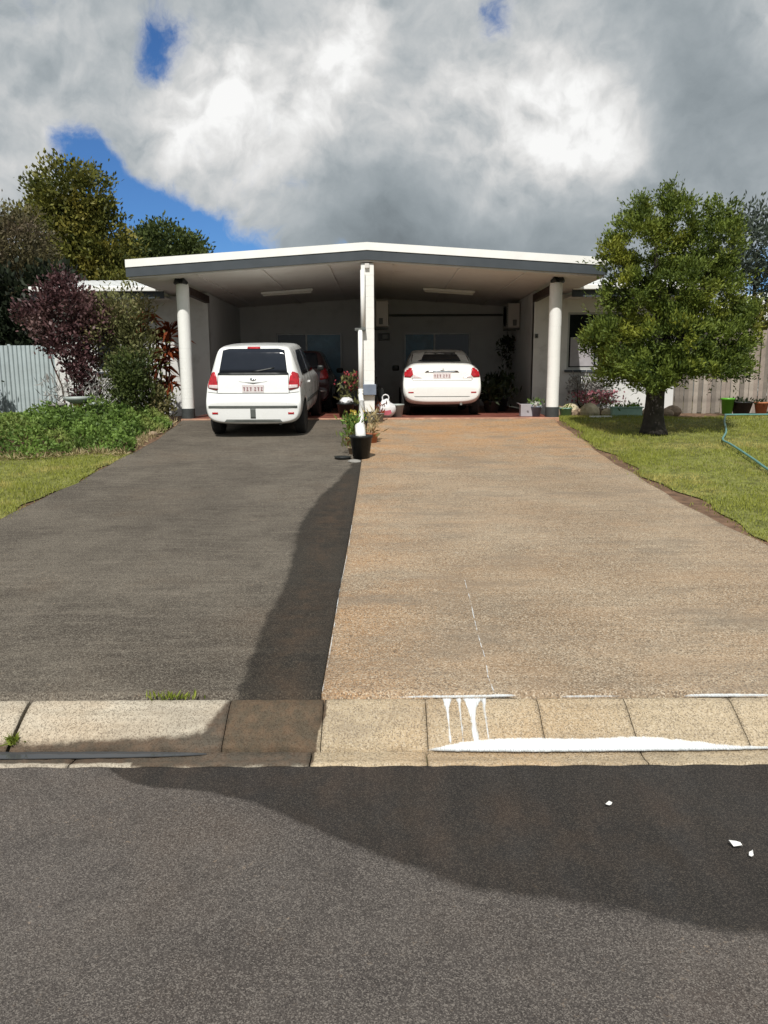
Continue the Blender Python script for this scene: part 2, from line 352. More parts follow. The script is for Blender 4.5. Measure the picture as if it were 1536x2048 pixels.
def tube(bm, pts, r, seg=8):
    pts = [Vector(p) for p in pts]; rs = r if hasattr(r, '__len__') else [r] * len(pts); rings = []
    for i, p in enumerate(pts):
        d = (pts[min(i + 1, len(pts) - 1)] - pts[max(i - 1, 0)]).normalized()
        u = d.cross(Vector((0, 0, 1)) if abs(d.z) < .9 else Vector((1, 0, 0))).normalized(); w = d.cross(u)
        rings.append([bm.verts.new(p + (u * math.cos(2 * math.pi * k / seg) + w * math.sin(2 * math.pi * k / seg)) * rs[i]) for k in range(seg)])
    for a, b in zip(rings, rings[1:]):
        for k in range(seg): bm.faces.new((a[k], a[(k + 1) % seg], b[(k + 1) % seg], b[k]))
    bm.faces.new(rings[0]); bm.faces.new(rings[-1][::-1])
    bmesh.ops.recalc_face_normals(bm, faces=bm.faces[:]); return bm
def smooth_path(pts, n=6):
    P = [Vector(p) for p in pts]; out = []
    for i in range(len(P) - 1):
        a, b, c, d = P[max(i - 1, 0)], P[i], P[i + 1], P[min(i + 2, len(P) - 1)]
        for k in range(n):
            t = k / n
            out.append(.5 * ((2 * b) + (c - a) * t + (2 * a - 5 * b + 4 * c - d) * t * t + (3 * b - a - 3 * c + d) * t ** 3))
    return out + [P[-1]]
def np_mesh(name, verts, quads, m, parent=None, attrs=None, tris=False, smooth=False):
    me = bpy.data.meshes.new(name); k = 3 if tris else 4; nf = len(quads)
    me.vertices.add(len(verts)); me.vertices.foreach_set('co', np.asarray(verts, np.float32).ravel())
    me.loops.add(nf * k); me.loops.foreach_set('vertex_index', np.asarray(quads, np.int32).ravel())
    me.polygons.add(nf); me.polygons.foreach_set('loop_start', np.arange(0, nf * k, k, dtype=np.int32))
    me.polygons.foreach_set('loop_total', np.full(nf, k, np.int32))
    for an, av in (attrs or {}).items():
        at = me.attributes.new(an, 'FLOAT', 'POINT'); at.data.foreach_set('value', np.asarray(av, np.float32))
    me.update(calc_edges=True); me.materials.append(M[m])
    if smooth: me.shade_smooth()
    return link(bpy.data.objects.new(name, me), parent)
def grid_sheet(name, xs, ys, zf, m, attrs=None, parent=None, skirt=0.0):
    X, Y = np.meshgrid(np.asarray(xs, float), np.asarray(ys, float)); Z = zf(X, Y)
    nx, ny = X.shape[1], X.shape[0]; v = np.stack([X, Y, Z], -1).reshape(-1, 3)
    i = (np.arange(ny - 1)[:, None] * nx + np.arange(nx - 1)[None]).ravel()
    q = np.stack([i, i + 1, i + nx + 1, i + nx], -1)
    at = {k: f(X, Y).ravel() for k, f in (attrs or {}).items()}
    if skirt:
        b = np.concatenate([np.arange(nx), np.arange(1, ny) * nx + nx - 1, (ny - 1) * nx + np.arange(nx - 2, -1, -1), np.arange(ny - 2, 0, -1) * nx])
        lv = v[b].copy(); lv[:, 2] -= skirt; n0 = len(v); v = np.concatenate([v, lv]); nb = len(b); k = np.arange(nb)
        q = np.concatenate([q, np.stack([b[(k + 1) % nb], b[k], n0 + k, n0 + (k + 1) % nb], -1)])
        at = {kk: np.concatenate([a, a[b]]) for kk, a in at.items()}
    return np_mesh(name, v, q, m, parent, at)
def leaves(name, centers, m, parent=None, size=(.05, .02), jitter=.3, up=.3, tint=None, droop=0.0, axis=None):
    """one bent rhombus per centre; tint is a per-leaf number for the leaf's own colour"""
    n = len(centers); c = np.asarray(centers, float)
    d = RNG.normal(size=(n, 3)); d[:, 2] += up
    if axis is not None: d = d * .45 + axis
    d /= np.linalg.norm(d, axis=1, keepdims=True) + 1e-9
    o = RNG.normal(size=(n, 3)); s = np.cross(d, o); s /= np.linalg.norm(s, axis=1, keepdims=True) + 1e-9
    L = size[0] * (1 + jitter * RNG.uniform(-1, 1, (n, 1))); Wd = size[1] * (1 + jitter * RNG.uniform(-1, 1, (n, 1)))
    mid = c + d * L * .5; tip = c + d * L; tip[:, 2] -= (droop * L)[:, 0]
    v = np.stack([c, mid + s * Wd * .5, tip, mid - s * Wd * .5], 1).reshape(-1, 3)
    q = np.arange(n * 4).reshape(n, 4)
    t = RNG.uniform(0, 1, n) if tint is None else np.clip(tint + RNG.normal(0, .16, n), 0, 1)
    o = np_mesh(name, v, q, m, parent, {'tint': np.repeat(t, 4)})
    if parent: o['kind'] = 'stuff'
    return o
def in_lobes(lobes, n, shell=.55):
    """n clump centres spread through ellipsoids (cx,cy,cz,rx,ry,rz), more of them near the surface"""
    vol = np.array([l[3] * l[4] * l[5] for l in lobes]) ** .75; k = RNG.choice(len(lobes), n, p=vol / vol.sum()); A = np.array(lobes)[k]
    d = RNG.normal(size=(n, 3)); d /= np.linalg.norm(d, axis=1, keepdims=True)
    r = shell + (1 - shell) * RNG.uniform(0, 1, (n, 1)) ** .6
    r *= RNG.uniform(.86, 1.10, (n, 1))
    return A[:, :3] + d * r * A[:, 3:], d
def crown(name, lobes, clumps, per, cr, m, parent, size, up=.3, shell=.5, keep=None):
    C, D = in_lobes(lobes, clumps, shell)
    if keep is not None: ok = keep(C); C, D = C[ok], D[ok]
    n = len(C); ct = RNG.uniform(.15, .85, n)
    P = np.repeat(C, per, 0) + RNG.normal(size=(n * per, 3)) * cr * np.array([1, 1, .85])
    ax = np.repeat(D, per, 0) * .5; ax[:, 2] += up
    return leaves(name, P, m, parent, size, tint=np.repeat(ct, per), axis=ax)
def at_w(p, parent): return p
def copy_tree(o, parent=None):
    c = o.copy(); COL.objects.link(c); c.parent = parent
    for ch in list(o.children): copy_tree(ch, c)
    return c

# ------------------------------------------------------------------ ground levels
PY = np.array([-60, -6.6, -6.3, -6.0, 3.61, 3.62, 5.5, 7.5, 9.5, 11.5, 13.0, 14.0, 14.9, 22, 60, 400])
PZ = np.array([.15, .15, .13, 0, 0, .13, .21, .29, .40, .545, .68, .78, .90, .92, .92, .0])
def gh(Y): return np.interp(Y, PY, PZ)
SLAB = .935
def pdist(poly, X, Y):
    """signed distance to polygon, positive inside"""
    P = np.array(poly, float); d = np.full(X.shape, 1e9); ins = np.zeros(X.shape, bool)
    for (x0, y0), (x1, y1) in zip(P, np.roll(P, -1, 0)):
        ex, ey = x1 - x0, y1 - y0; t = np.clip(((X - x0) * ex + (Y - y0) * ey) / (ex * ex + ey * ey + 1e-12), 0, 1)
        d = np.minimum(d, np.hypot(X - x0 - t * ex, Y - y0 - t * ey))
        c = ((y0 > Y) != (y1 > Y)) & (X < (x1 - x0) * (Y - y0) / (y1 - y0 + 1e-12) + x0); ins ^= c
    return np.where(ins, d, -d)
def soft(d, w): t = np.clip(d / w * .5 + .5, 0, 1); return t * t * (3 - 2 * t)

g = grid_sheet('ground', np.concatenate([[-600, -150, -60, -30], np.linspace(-14, 14, 29), [30, 60, 150, 600]]),
               np.concatenate([[-400, -60], PY[1:4], [3.0], PY[5:-1], [90, 200, 400, 900]]), lambda X, Y: np.where((Y > -6.2) & (Y < 3.6), -.12, gh(Y) - .09), 'dirt')
tag(g, kind='structure')
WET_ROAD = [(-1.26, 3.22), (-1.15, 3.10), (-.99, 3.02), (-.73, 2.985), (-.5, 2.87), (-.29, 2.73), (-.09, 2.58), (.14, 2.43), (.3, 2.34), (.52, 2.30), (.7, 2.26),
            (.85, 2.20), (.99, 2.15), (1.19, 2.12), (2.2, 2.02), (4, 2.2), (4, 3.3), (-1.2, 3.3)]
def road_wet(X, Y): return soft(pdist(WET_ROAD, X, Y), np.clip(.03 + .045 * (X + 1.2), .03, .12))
def road_rust(X, Y): return np.clip(.22 * soft(pdist([(-.9, 3.3), (-.5, 2.95), (.1, 2.6), (.9, 2.45), (1.3, 2.75), (.3, 3.0)], X, Y), .3), 0, 1)
xs = np.concatenate([np.linspace(-40, -3.1, 20), np.arange(-3, 4.01, .03), np.linspace(4.2, 40, 20)])
ys = np.concatenate([np.linspace(-6.0, 1.2, 12), np.arange(1.3, 3.2, .03), [3.20]])
road = grid_sheet('road', xs, ys, lambda X, Y: -.012 + 0 * X + .012 * np.clip((3.2 - Y) / 1.5, 0, 1), 'road', {'wet': road_wet, 'rust': road_rust}, skirt=.08)
tag(road, kind='structure')
far_kerb = obj('far_kerb', mbox((0, -6.15, .03), (80, .28, .22), .03), 'kerb_grey'); tag(far_kerb, kind='structure')

# kerb: lay-back pieces and the gutter strip in front of them, each piece cast separately
kerb = tag(link(bpy.data.objects.new('kerb', None)), kind='structure')
def kerb_piece(name, x0, x1, prof, m, gap, skew=0.0):
    n = max(3, int((x1 - x0) / .025)); xs = np.linspace(x0 + gap, x1 - .002, n)
    ny = len(prof); v = []; wet = []
    for j, (y, z) in enumerate(prof):
        for x in xs:
            e = min(x - x0 - gap, x1 - .002 - x); ch = .003 * math.exp(-max(e, 0) / .012)
            yy = y + skew * (.5 - j / (ny - 1)) * 0
            nz = .0016 * math.sin(x * 37 + y * 21) + .0012 * math.sin(x * 91 + 1)
            v.append((x + skew * (y - 3.44), yy + (.006 * math.sin(x * 23) * (j in (0, 1))), z + nz * (0 < j < ny - 2) - ch))
            wet.append(0)
    v = np.array(v)
    X, Y = v[:, 0], v[:, 1]
    lim = -.30 + (Y - 3.44) * .10
    w = soft(pdist([(-2.6, 3.19), (-2.6, 3.345), (-1.5, 3.36), (-1.15, 3.395), (-.86, 3.42), (-.75, 3.64), (-.2, 3.64), (-.2, 3.19)], X, Y), .05) * (X < lim) * np.where((X < -1.15) & (Y < 3.23), .0, 1)
    i = (np.arange(ny - 1)[:, None] * n + np.arange(n - 1)[None]).ravel(); q = np.stack([i, i + 1, i + n + 1, i + n], -1)
    a = np.arange(ny) * n; cap0 = a; cap1 = a + n - 1
    o = np_mesh(name, v, q, m, kerb, {'wet': w, 'rust': np.clip(.25 + .35 * np.sin(X * 3.1), 0, 1)})
    bm = bmesh.new(); bm.from_mesh(o.data); bm.verts.ensure_lookup_table()
    bm.faces.new([bm.verts[k] for k in cap0]); bm.faces.new([bm.verts[k] for k in cap1]); bmesh.ops.recalc_face_normals(bm, faces=bm.faces[:])
    bm.to_mesh(o.data); bm.free(); o['kind'] = 'structure'
    return o
LAY = [(3.335, -.10), (3.335, .004), (3.345, .014), (3.42, .052), (3.50, .095), (3.56, .122), (3.595, .13), (3.61, .126), (3.61, -.05)]
GUT = [(3.195, -.10), (3.197, -.012), (3.205, -.004), (3.25, -.012), (3.29, -.014), (3.325, -.008), (3.331, -.012), (3.331, -.10)]
JL = [-9.2, -7.9, -6.6, -5.3, -4.0, -2.85, -1.76, -.76, -.30, .20, .75, 1.18, 1.70, 2.9, 4.1, 5.4, 6.7, 8.0, 9.3]
SK_ = {-1.76: .25, -.30: .12, .2: .03, 1.7: -.35}
for a, b in zip(JL, JL[1:]): kerb_piece('kerb_stone', a, b, LAY, 'kerb_grey' if b < -.5 else 'kerb_tan', .016 if a in (-1.76, -2.85) else .002)
JG = [-9.2, -6.8, -4.4, -2.9, -1.42, -.34, .19, 1.18, 2.4, 3.9, 6, 9.3]
for a, b in zip(JG, JG[1:]): kerb_piece('gutter_stone', a, b, GUT, 'kerb_grey' if b < -.2 else 'kerb_tan', .004)

# driveways
DIV = -.32
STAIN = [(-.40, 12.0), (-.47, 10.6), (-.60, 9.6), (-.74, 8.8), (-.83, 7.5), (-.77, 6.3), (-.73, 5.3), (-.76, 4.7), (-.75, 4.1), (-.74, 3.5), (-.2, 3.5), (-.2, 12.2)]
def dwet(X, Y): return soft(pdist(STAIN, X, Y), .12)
def drust(X, Y): return .55 * soft(pdist([(-.45, 10), (-.66, 8), (-.66, 6.8), (-.55, 6), (-.62, 5), (-.58, 3.6), (-.44, 3.6), (-.46, 6), (-.4, 8)], X, Y), .16)
ys = np.concatenate([np.arange(3.615, 13.0, .05), np.arange(13, 14.95, .1), [14.95]])
wob = lambda Y: .02 * np.sin(Y * 2.1) + .014 * np.sin(Y * 5.3 + 1)
def strip(name, x0, x1, m, w0, w1, attrs):
    nx = int((x1 - x0) / .05); X, Y = np.meshgrid(np.linspace(0, 1, nx), ys)
    XX = x0 + w0 * wob(Y) + (x1 - x0 + w1 * wob(Y + 3) - w0 * wob(Y)) * X
    Z = gh(Y) + .004 + .012 * np.sin(XX * 1.3 + Y * .7) * np.clip((Y - 3.8) / 2, 0, 1) * np.clip((14.6 - Y), 0, 1)
    v = np.stack([XX, Y, Z], -1).reshape(-1, 3); i = (np.arange(len(ys) - 1)[:, None] * nx + np.arange(nx - 1)[None]).ravel(); q = np.stack([i, i + 1, i + nx + 1, i + nx], -1)
    low = []
    for side in (0, nx - 1):
        e = np.arange(len(ys)) * nx + side; lv = v[e].copy(); lv[:, 2] -= .09; n0 = len(v); v = np.concatenate([v, lv]); k = np.arange(len(ys) - 1)
        q = np.concatenate([q, np.stack([e[k], e[k + 1], n0 + k + 1, n0 + k], -1)])
    o = np_mesh(name, v, q, m, None, {k: f(v[:, 0], v[:, 1]) for k, f in attrs.items()}); o['kind'] = 'structure'; return o
strip('asphalt_driveway', -3.86, DIV - .002, 'drive', 1, 0, {'wet': dwet, 'rust': drust})
strip('concrete_driveway', DIV + .002, 3.28, 'conc', 0, 1, {'wet': lambda X, Y: 0 * X, 'rust': lambda X, Y: np.clip(.16 + 1.0 * np.clip((Y - 10.0) / 4.0, 0, 1) + .35 * np.exp(-((X - DIV) / .5) ** 2), 0, 1)})
slab = obj('carport_floor', mbox((-.26, 18.1, SLAB - .1), (7.14, 6.2, .2), .008), 'slab'); slab['kind'] = 'structure'
sl = obj('slab_edge', mbox((-.26, 14.965, SLAB - .098), (7.3, .06, .19), .01), 'sill'); sl['kind'] = 'structure'

# soil and lawn
def lz(X, Y): return gh(Y) + .0 + .02 * np.sin(X * 1.7) * np.sin(Y * 1.3)
LY = np.concatenate([np.arange(3.62, 15, .25), [15, 15.5, 16, 17.4]])
for x0, x1, nm in ((-14, -3.78, 'left_verge_soil'), (3.20, 14, 'right_verge_soil')):
    o = grid_sheet(nm.split('_', 1)[1], np.linspace(x0, x1, 40), LY, lambda X, Y: lz(X, Y) - .034, 'soil'); o['kind'] = 'structure'
def edge_l(Y): return -3.95 - .05 * np.sin(Y * 3.1) - .03 * np.sin(Y * 7.7)
def edge_r(Y): return 3.44 + .07 * np.sin(Y * 2.3 + 1) + .04 * np.sin(Y * 6.1) + .10 * np.clip((12 - Y) / 6, 0, 1)
def lawn(side):
    ys = np.arange(3.7, 15.9 if side > 0 else 11.9, .12); t = np.linspace(0, 1, 60); T, Y = np.meshgrid(t, ys)
    e = edge_r(Y) if side > 0 else edge_l(Y); X = e + side * T * 8.5
    Z = lz(X, Y) - .020
    v = np.stack([X, Y, Z], -1).reshape(-1, 3); nx = 60; i = (np.arange(len(ys) - 1)[:, None] * nx + np.arange(nx - 1)[None]).ravel()
    o = np_mesh('lawn', v, np.stack([i, i + 1, i + nx + 1, i + nx], -1), 'lawn'); o['kind'] = 'structure'
    n = 115000 if side > 0 else 62000
    Yb = RNG.uniform(4.0, ys[-1], n); e = edge_r(Yb) if side > 0 else edge_l(Yb)
    Xb = e + side * RNG.uniform(0, 1, n) ** 1.25 * 7.0 - side * RNG.exponential(.05, n)
    th = .5 + .5 * np.sin(Xb * 2.7 + np.sin(Yb * 1.9) * 2) * np.sin(Yb * 2.3 + Xb); keep = RNG.uniform(0, 1, n) < .45 + .55 * th
    Xb, Yb, th = Xb[keep], Yb[keep], th[keep]; n = len(Xb)
    h = RNG.uniform(.018, .05, n) * (.7 + .5 * th); a = RNG.uniform(0, 6.28, n); w = .0055
    b = np.stack([Xb, Yb, lz(Xb, Yb) - .006], -1); s = np.stack([np.cos(a), np.sin(a), 0 * a], -1) * w
    tip = b + np.stack([RNG.normal(0, .016, n), RNG.normal(0, .016, n), h], -1)
    v = np.stack([b - s, b + s, tip], 1).reshape(-1, 3)
    tint = np.repeat(np.clip(RNG.normal(.5, .22, n) + .2 * (th - .5), 0, 1), 3)
    o = np_mesh('grass', v, np.arange(n * 3).reshape(n, 3), 'blade', None, {'tint': tint}, tris=True)
    tag(o, 'short mown green grass on the %s lawn' % ('right' if side > 0 else 'left'), 'grass', kind='stuff')
lawn(1); lawn(-1)
# tufts growing in the kerb joints
def tuft(x, y, z, n, r, label, hgt=.05):
    c = np.stack([RNG.normal(x, r, n), RNG.normal(y, .012, n), np.full(n, z)], -1)
    t = thing('grass_tuft', label, 'weed', (x, y, z)); o = leaves('blades', c - np.array([x, y, z]), 'leaf_lime', t, (hgt, .008), up=1.6); o['kind'] = 'stuff'
tuft(-1.06, 3.62, .125, 90, .055, 'small lime green weed tuft in the joint above the pale kerb stone', .045)
tuft(-1.74, 3.37, .02, 60, .02, 'small green weed growing in the wide kerb joint at the left', .05)

# ------------------------------------------------------------------ spilled paint, water, scraps
def edge_attr(o, poly):
    co = np.empty(len(o.data.vertices) * 3, np.float32); o.data.vertices.foreach_get('co', co); co = co.reshape(-1, 3)
    o.data.attributes.new('edge', 'FLOAT', 'POINT').data.foreach_set('value', np.clip(np.abs(pdist(poly, co[:, 0], co[:, 1])), 0, .05).astype(np.float32))
def flat_patch(name, pts, z, m, label, cat, kind=None, n=5, zf=None):
    P = smooth_path([(x, y, 0) for x, y in pts + [pts[0]]], n)[:-1]; bm = bmesh.new()
    vs = [bm.verts.new((p.x + random.uniform(-.003, .003), p.y + random.uniform(-.0012, .0012), 0)) for p in P]
    f = bm.faces.new(vs); bmesh.ops.triangulate(bm, faces=[f])
    if zf:
        bmesh.ops.subdivide_edges(bm, edges=bm.edges[:], cuts=3, use_grid_fill=True)
    XY = np.array([v.co[:2] for v in bm.verts])
    for v in bm.verts: v.co.z = (zf(v.co.x, v.co.y) if zf else 0) + z
    g = bmesh.ops.extrude_face_region(bm, geom=bm.faces[:]); low = [v for v in g['geom'] if isinstance(v, bmesh.types.BMVert)]
    for v in low: v.co.z -= .004
    bmesh.ops.recalc_face_normals(bm, faces=bm.faces[:])
    o = obj(name, bm, m); edge_attr(o, [(p.x, p.y) for p in P]); tag(o, label, cat, kind=kind); return o
def kz(x, y): return float(np.interp(y, [p[0] for p in LAY[1:-1]], [p[1] for p in LAY[1:-1]])) if y > 3.335 else -.012
flat_patch('paint_spill', [(.19, 3.312), (.26, 3.337), (.45, 3.362), (.7, 3.366), (.95, 3.364), (1.2, 3.37), (1.45, 3.352), (1.62, 3.336), (1.85, 3.334), (1.9, 3.326), (1.75, 3.312), (1.5, 3.30), (1.1, 3.296), (.6, 3.294), (.34, 3.30)], .012,
           'paint_spill', 'long pool of spilled white paint lying along the gutter', 'paint spill', zf=lambda x, y: max(-.004, (y - 3.335) * .9))
for x, w, lab in ((.365, .012, 'short faint white run on the kerb between the leftmost run and the broad run'), (.305, .020, 'faint white paint run down the kerb, leftmost of the three runs'), (.425, .042, 'broad white paint run down the kerb into the gutter pool'), (.485, .014, 'thin white paint run down the kerb right of the broad run')):
    top = 3.60
    flat_patch('paint_run', [(x - w * 1.1, top), (x - w * .6, 3.53), (x - w * .35, 3.45), (x - w * .3, 3.36), (x + w * .4, 3.36), (x + w * .35, 3.45), (x + w * .55, 3.53), (x + w * 1.3, top)], .004, 'paint_spill', lab, 'paint run', n=4, zf=kz)
flat_patch('paint_spill', [(.06, 3.612), (.2, 3.628), (.45, 3.634), (.6, 3.642), (.66, 3.622), (.55, 3.608), (.3, 3.604)], .0, 'paint_spill', 'white paint smear along the joint between concrete driveway and kerb top', 'paint spill', zf=lambda x, y: .137)
flat_patch('paint_spill', [(1.48, 3.608), (1.55, 3.632), (1.75, 3.636), (1.95, 3.622), (1.9, 3.606), (1.65, 3.602)], .0, 'paint_spill', 'white smear on the kerb top at the far right of the driveway', 'paint spill', zf=lambda x, y: .137)
flat_patch('paint_spill', [(.86, 3.612), (.95, 3.622), (1.08, 3.620), (1.2, 3.612), (1.05, 3.604), (.92, 3.604)], .0, 'paint_spill', 'thin white smear on the kerb top between the two larger smears', 'paint spill', zf=lambda x, y: .137)
def trickle(pts, w, label):
    P = smooth_path([(x, y, 0) for x, y in pts], 8)
    L = [(p.x - w * random.uniform(.3, 1), p.y) for p in P]; Rr = [(p.x + w * random.uniform(.3, 1), p.y) for p in P[::-1]]
    bm = bmesh.new()
    for i in range(len(P) - 1):
        a = [bm.verts.new((x, y, float(gh(y)) + .004 + .012 * math.sin(x * 1.3 + y * .7) * min(1, max(0, (y - 3.8) / 2)) + .004)) for x, y in (L[i], Rr[len(P) - 1 - i], Rr[len(P) - 2 - i], L[i + 1])]
        bm.faces.new(a)
    bmesh.ops.remove_doubles(bm, verts=bm.verts[:], dist=.0004)
    o = obj('paint_trickle', bm, 'paint_spill'); at = o.data.attributes.new('edge', 'FLOAT', 'POINT'); at.data.foreach_set('value', RNG.uniform(-.003, .010, len(o.data.vertices)).astype(np.float32)); tag(o, label, 'paint mark')
trickle([(.60, 5.57), (.585, 5.0), (.57, 4.63), (.562, 4.3), (.56, 4.08), (.545, 3.85), (.55, 3.65)], .004, 'thin white trickle running down the middle of the concrete driveway to the kerb')
trickle([(-.315, 7.4), (-.31, 6.3), (-.318, 5.3), (-.312, 4.4), (-.315, 3.66)], .0035, 'pale mineral line along the joint between the asphalt and the concrete driveways')
trickle([(1.52, 11.70), (1.62, 11.66), (1.74, 11.64), (1.85, 11.69)], .012, 'short white scuff on the upper concrete driveway, nearer the carport')
trickle([(2.28, 10.55), (2.42, 10.45), (2.56, 10.42)], .011, 'short white scuff on the concrete driveway close to the lawn edge')
trickle([(.60, 6.36), (.615, 6.34), (.62, 6.33)], .007, 'small white paint drip high on the middle of the concrete driveway')
flat_patch('puddle', [(-2.6, 3.30), (-2.3, 3.328), (-1.4, 3.332), (-1.0, 3.324), (-.82, 3.305), (-1.1, 3.282), (-1.6, 3.27), (-2.2, 3.268), (-2.6, 3.27)], -.0045, 'water', 'shallow puddle reflecting the sky in the left gutter', 'puddle')
def scrap(x, y, s, rz, label):
    bm = bmesh.new(); n = 7
    vs = [bm.verts.new((math.cos(k / n * 6.283) * s * random.uniform(.6, 1.2), math.sin(k / n * 6.283) * s * .55 * random.uniform(.6, 1.2), random.uniform(.002, .012))) for k in range(n)]
    c = bm.verts.new((0, 0, .016))
    for k in range(n): bm.faces.new((vs[k], vs[(k + 1) % n], c))
    g2 = bmesh.ops.extrude_face_region(bm, geom=bm.faces[:])
    for v in g2['geom']:
        if isinstance(v, bmesh.types.BMVert): v.co.z -= .002
    bmesh.ops.recalc_face_normals(bm, faces=bm.faces[:])
    o = obj('paper_scrap', bm, 'paper'); o.location = (x, y, .004); o.rotation_euler = (0, 0, rz); tag(o, label, 'litter')
scrap(.90, 2.85, .016, .3, 'single white scrap lying alone on the dark wet road')
scrap(1.285, 2.575, .028, -.35, 'longer white scrap at the right of the wet road, left one of a pair')
scrap(1.315, 2.515, .018, .9, 'small white scrap at the right of the wet road, nearest the viewer of a pair')

# ------------------------------------------------------------------ house
house = thing('house', 'low white duplex house with a double carport under a shallow gabled white roof', 'house', (-.3, 15.1, .9))
H0 = Vector((-.3, 15.1, .9))
def hobj(name, bm, m, parent=None, smooth=False):
    bmesh.ops.translate(bm, verts=bm.verts[:], vec=-H0 if parent is None else (0, 0, 0))
    return obj(name, bm, m, parent or house, smooth)
XL, XR, XC = -3.80, 3.28, -.29
RL, RR = -4.66, 4.06
zr = lambda x, e=3.795, k=.28: e + k * (1 - abs(x - XC) / 4.28)       # roofline height at x
def roof_strip(lo, hi, y0, y1, x0=RL, x1=RR):
    bm = bmesh.new(); poly = [(x0, zr(x0) + lo), (XC, zr(XC) + lo), (x1, zr(x1) + lo), (x1, zr(x1) + hi), (XC, zr(XC) + hi), (x0, zr(x0) + hi)]
    return prism(bm, poly, y0, y1)
hobj('roof', roof_strip(-.06, .02, 14.54, 24.0), 'roof')
hobj('barge_capping', roof_strip(-.105, .03, 14.48, 14.535), 'gutter')
hobj('fascia', roof_strip(-.272, -.108, 14.495, 14.537), 'fascia')
bm = bmesh.new(); prism(bm, [(RL + .03, zr(RL) - .30), (XC, zr(XC) - .30), (RR - .03, zr(RR) - .30), (RR - .03, zr(RR) - .07), (XC, zr(XC) - .07), (RL + .03, zr(RL) - .07)], 14.54, 21.2)
hobj('ceiling', bm, 'ceiling')
for x in (RL, RR): hobj('side_gutter', mbox((x, 19.2, zr(x) - .08), (.09, 9.1, .13), .01), 'gutter')
for x in np.arange(-3.4, 3.4, 1.2):   # cover battens across the ceiling sheets
    if abs(x - XC) < .3: continue
    hobj('ceiling_batten', mbox((x, 17.8, zr(x) - .312), (.04, 6.4, .02)), 'ceiling')
# carport walls
top = 3.45
hobj('back_wall', mbox((-.26, 21.12, 2.3), (7.3, .2, 2.9)), 'wall_in')
for s, x in ((-1, XL - .10), (1, XR + .10)): hobj('side_wall', mbox((x, 19.15, 2.25), (.2, 3.86, 2.55)), 'wall_in')
hobj('dividing_wall', mbox((XC + .02, 18.2, 2.28), (.12, 5.9, 2.7)), 'wall_in')
# facades of the two wings with openings
def facade(x0, x1, holes, y=17.2):
    bm = bmesh.new(); xs = sorted({x0, x1, *[h for w in holes for h in w[:2]]}); z0, z1 = .8, 3.45
    for a, b in zip(xs, xs[1:]):
        w = [h for h in holes if h[0] <= a and h[1] >= b]
        segs = [(z0, z1)] if not w else [(z0, w[0][2]), (w[0][3], z1)]
        for c, d in segs: box(bm, ((a + b) / 2, y + .09, (c + d) / 2), (b - a, .18, d - c))
    bmesh.ops.remove_doubles(bm, verts=bm.verts[:], dist=.0005)
    return hobj('front_wall', bm, 'wall')
facade(XR + .0, 6.4, [(4.02, 5.35, 1.86, 3.08)]); facade(-7.2, XL + 0.0, [(-6.3, -5.2, 1.86, 3.08)])
def window(x0, x1, z0, z1, y, mats, split=.5, sill=True, fm='alu'):
    bm = bmesh.new(); t = .045
    for c, s in (((x0 + t / 2, y, (z0 + z1) / 2), (t, .06, z1 - z0)), ((x1 - t / 2, y, (z0 + z1) / 2), (t, .06, z1 - z0)),
                 (((x0 + x1) / 2, y, z1 - t / 2), (x1 - x0 - 2 * t, .058, t)), (((x0 + x1) / 2, y, z0 + t / 2), (x1 - x0 - 2 * t, .058, t)),
                 ((x0 + (x1 - x0) * split, y, (z0 + z1) / 2), (t, .054, z1 - z0 - 2 * t))): box(bm, c, s, .004)
    w = hobj('window', bm, fm); xm = x0 + (x1 - x0) * split
    for a, b, m in ((x0 + t, xm - t / 2, mats[0]), (xm + t / 2, x1 - t, mats[1])):
        o = mbox(((a + b) / 2, y, (z0 + z1) / 2), (b - a, .012, z1 - z0 - 2 * t)); bmesh.ops.translate(o, verts=o.verts[:], vec=-H0); obj('pane', o, m, w)
    if sill:
        o = mbox(((x0 + x1) / 2, y - .07, z0 - .035), (x1 - x0 + .1, .14, .05), .006); bmesh.ops.translate(o, verts=o.verts[:], vec=-H0); obj('sill', o, 'fascia', w)
    return w
w_ = window(4.02, 5.35, 1.86, 3.08, 17.26, ('pane_dark', 'pane_dark'))
o_ = mbox((4.36, 17.24, 2.24), (.52, .012, .62)); bmesh.ops.translate(o_, verts=o_.verts[:], vec=-H0); obj('blind', o_, 'mauve', w_); window(-6.3, -5.2, 1.86, 3.08, 17.26, ('pane_dark', 'pane_dark'))
window(-2.85, -1.10, 1.5, 2.87, 20.985, ('pane_dark', 'pane_blue'), .46, False); window(.55, 2.32, 1.5, 2.87, 20.985, ('pane_blue', 'pane_dark'), .46, False)
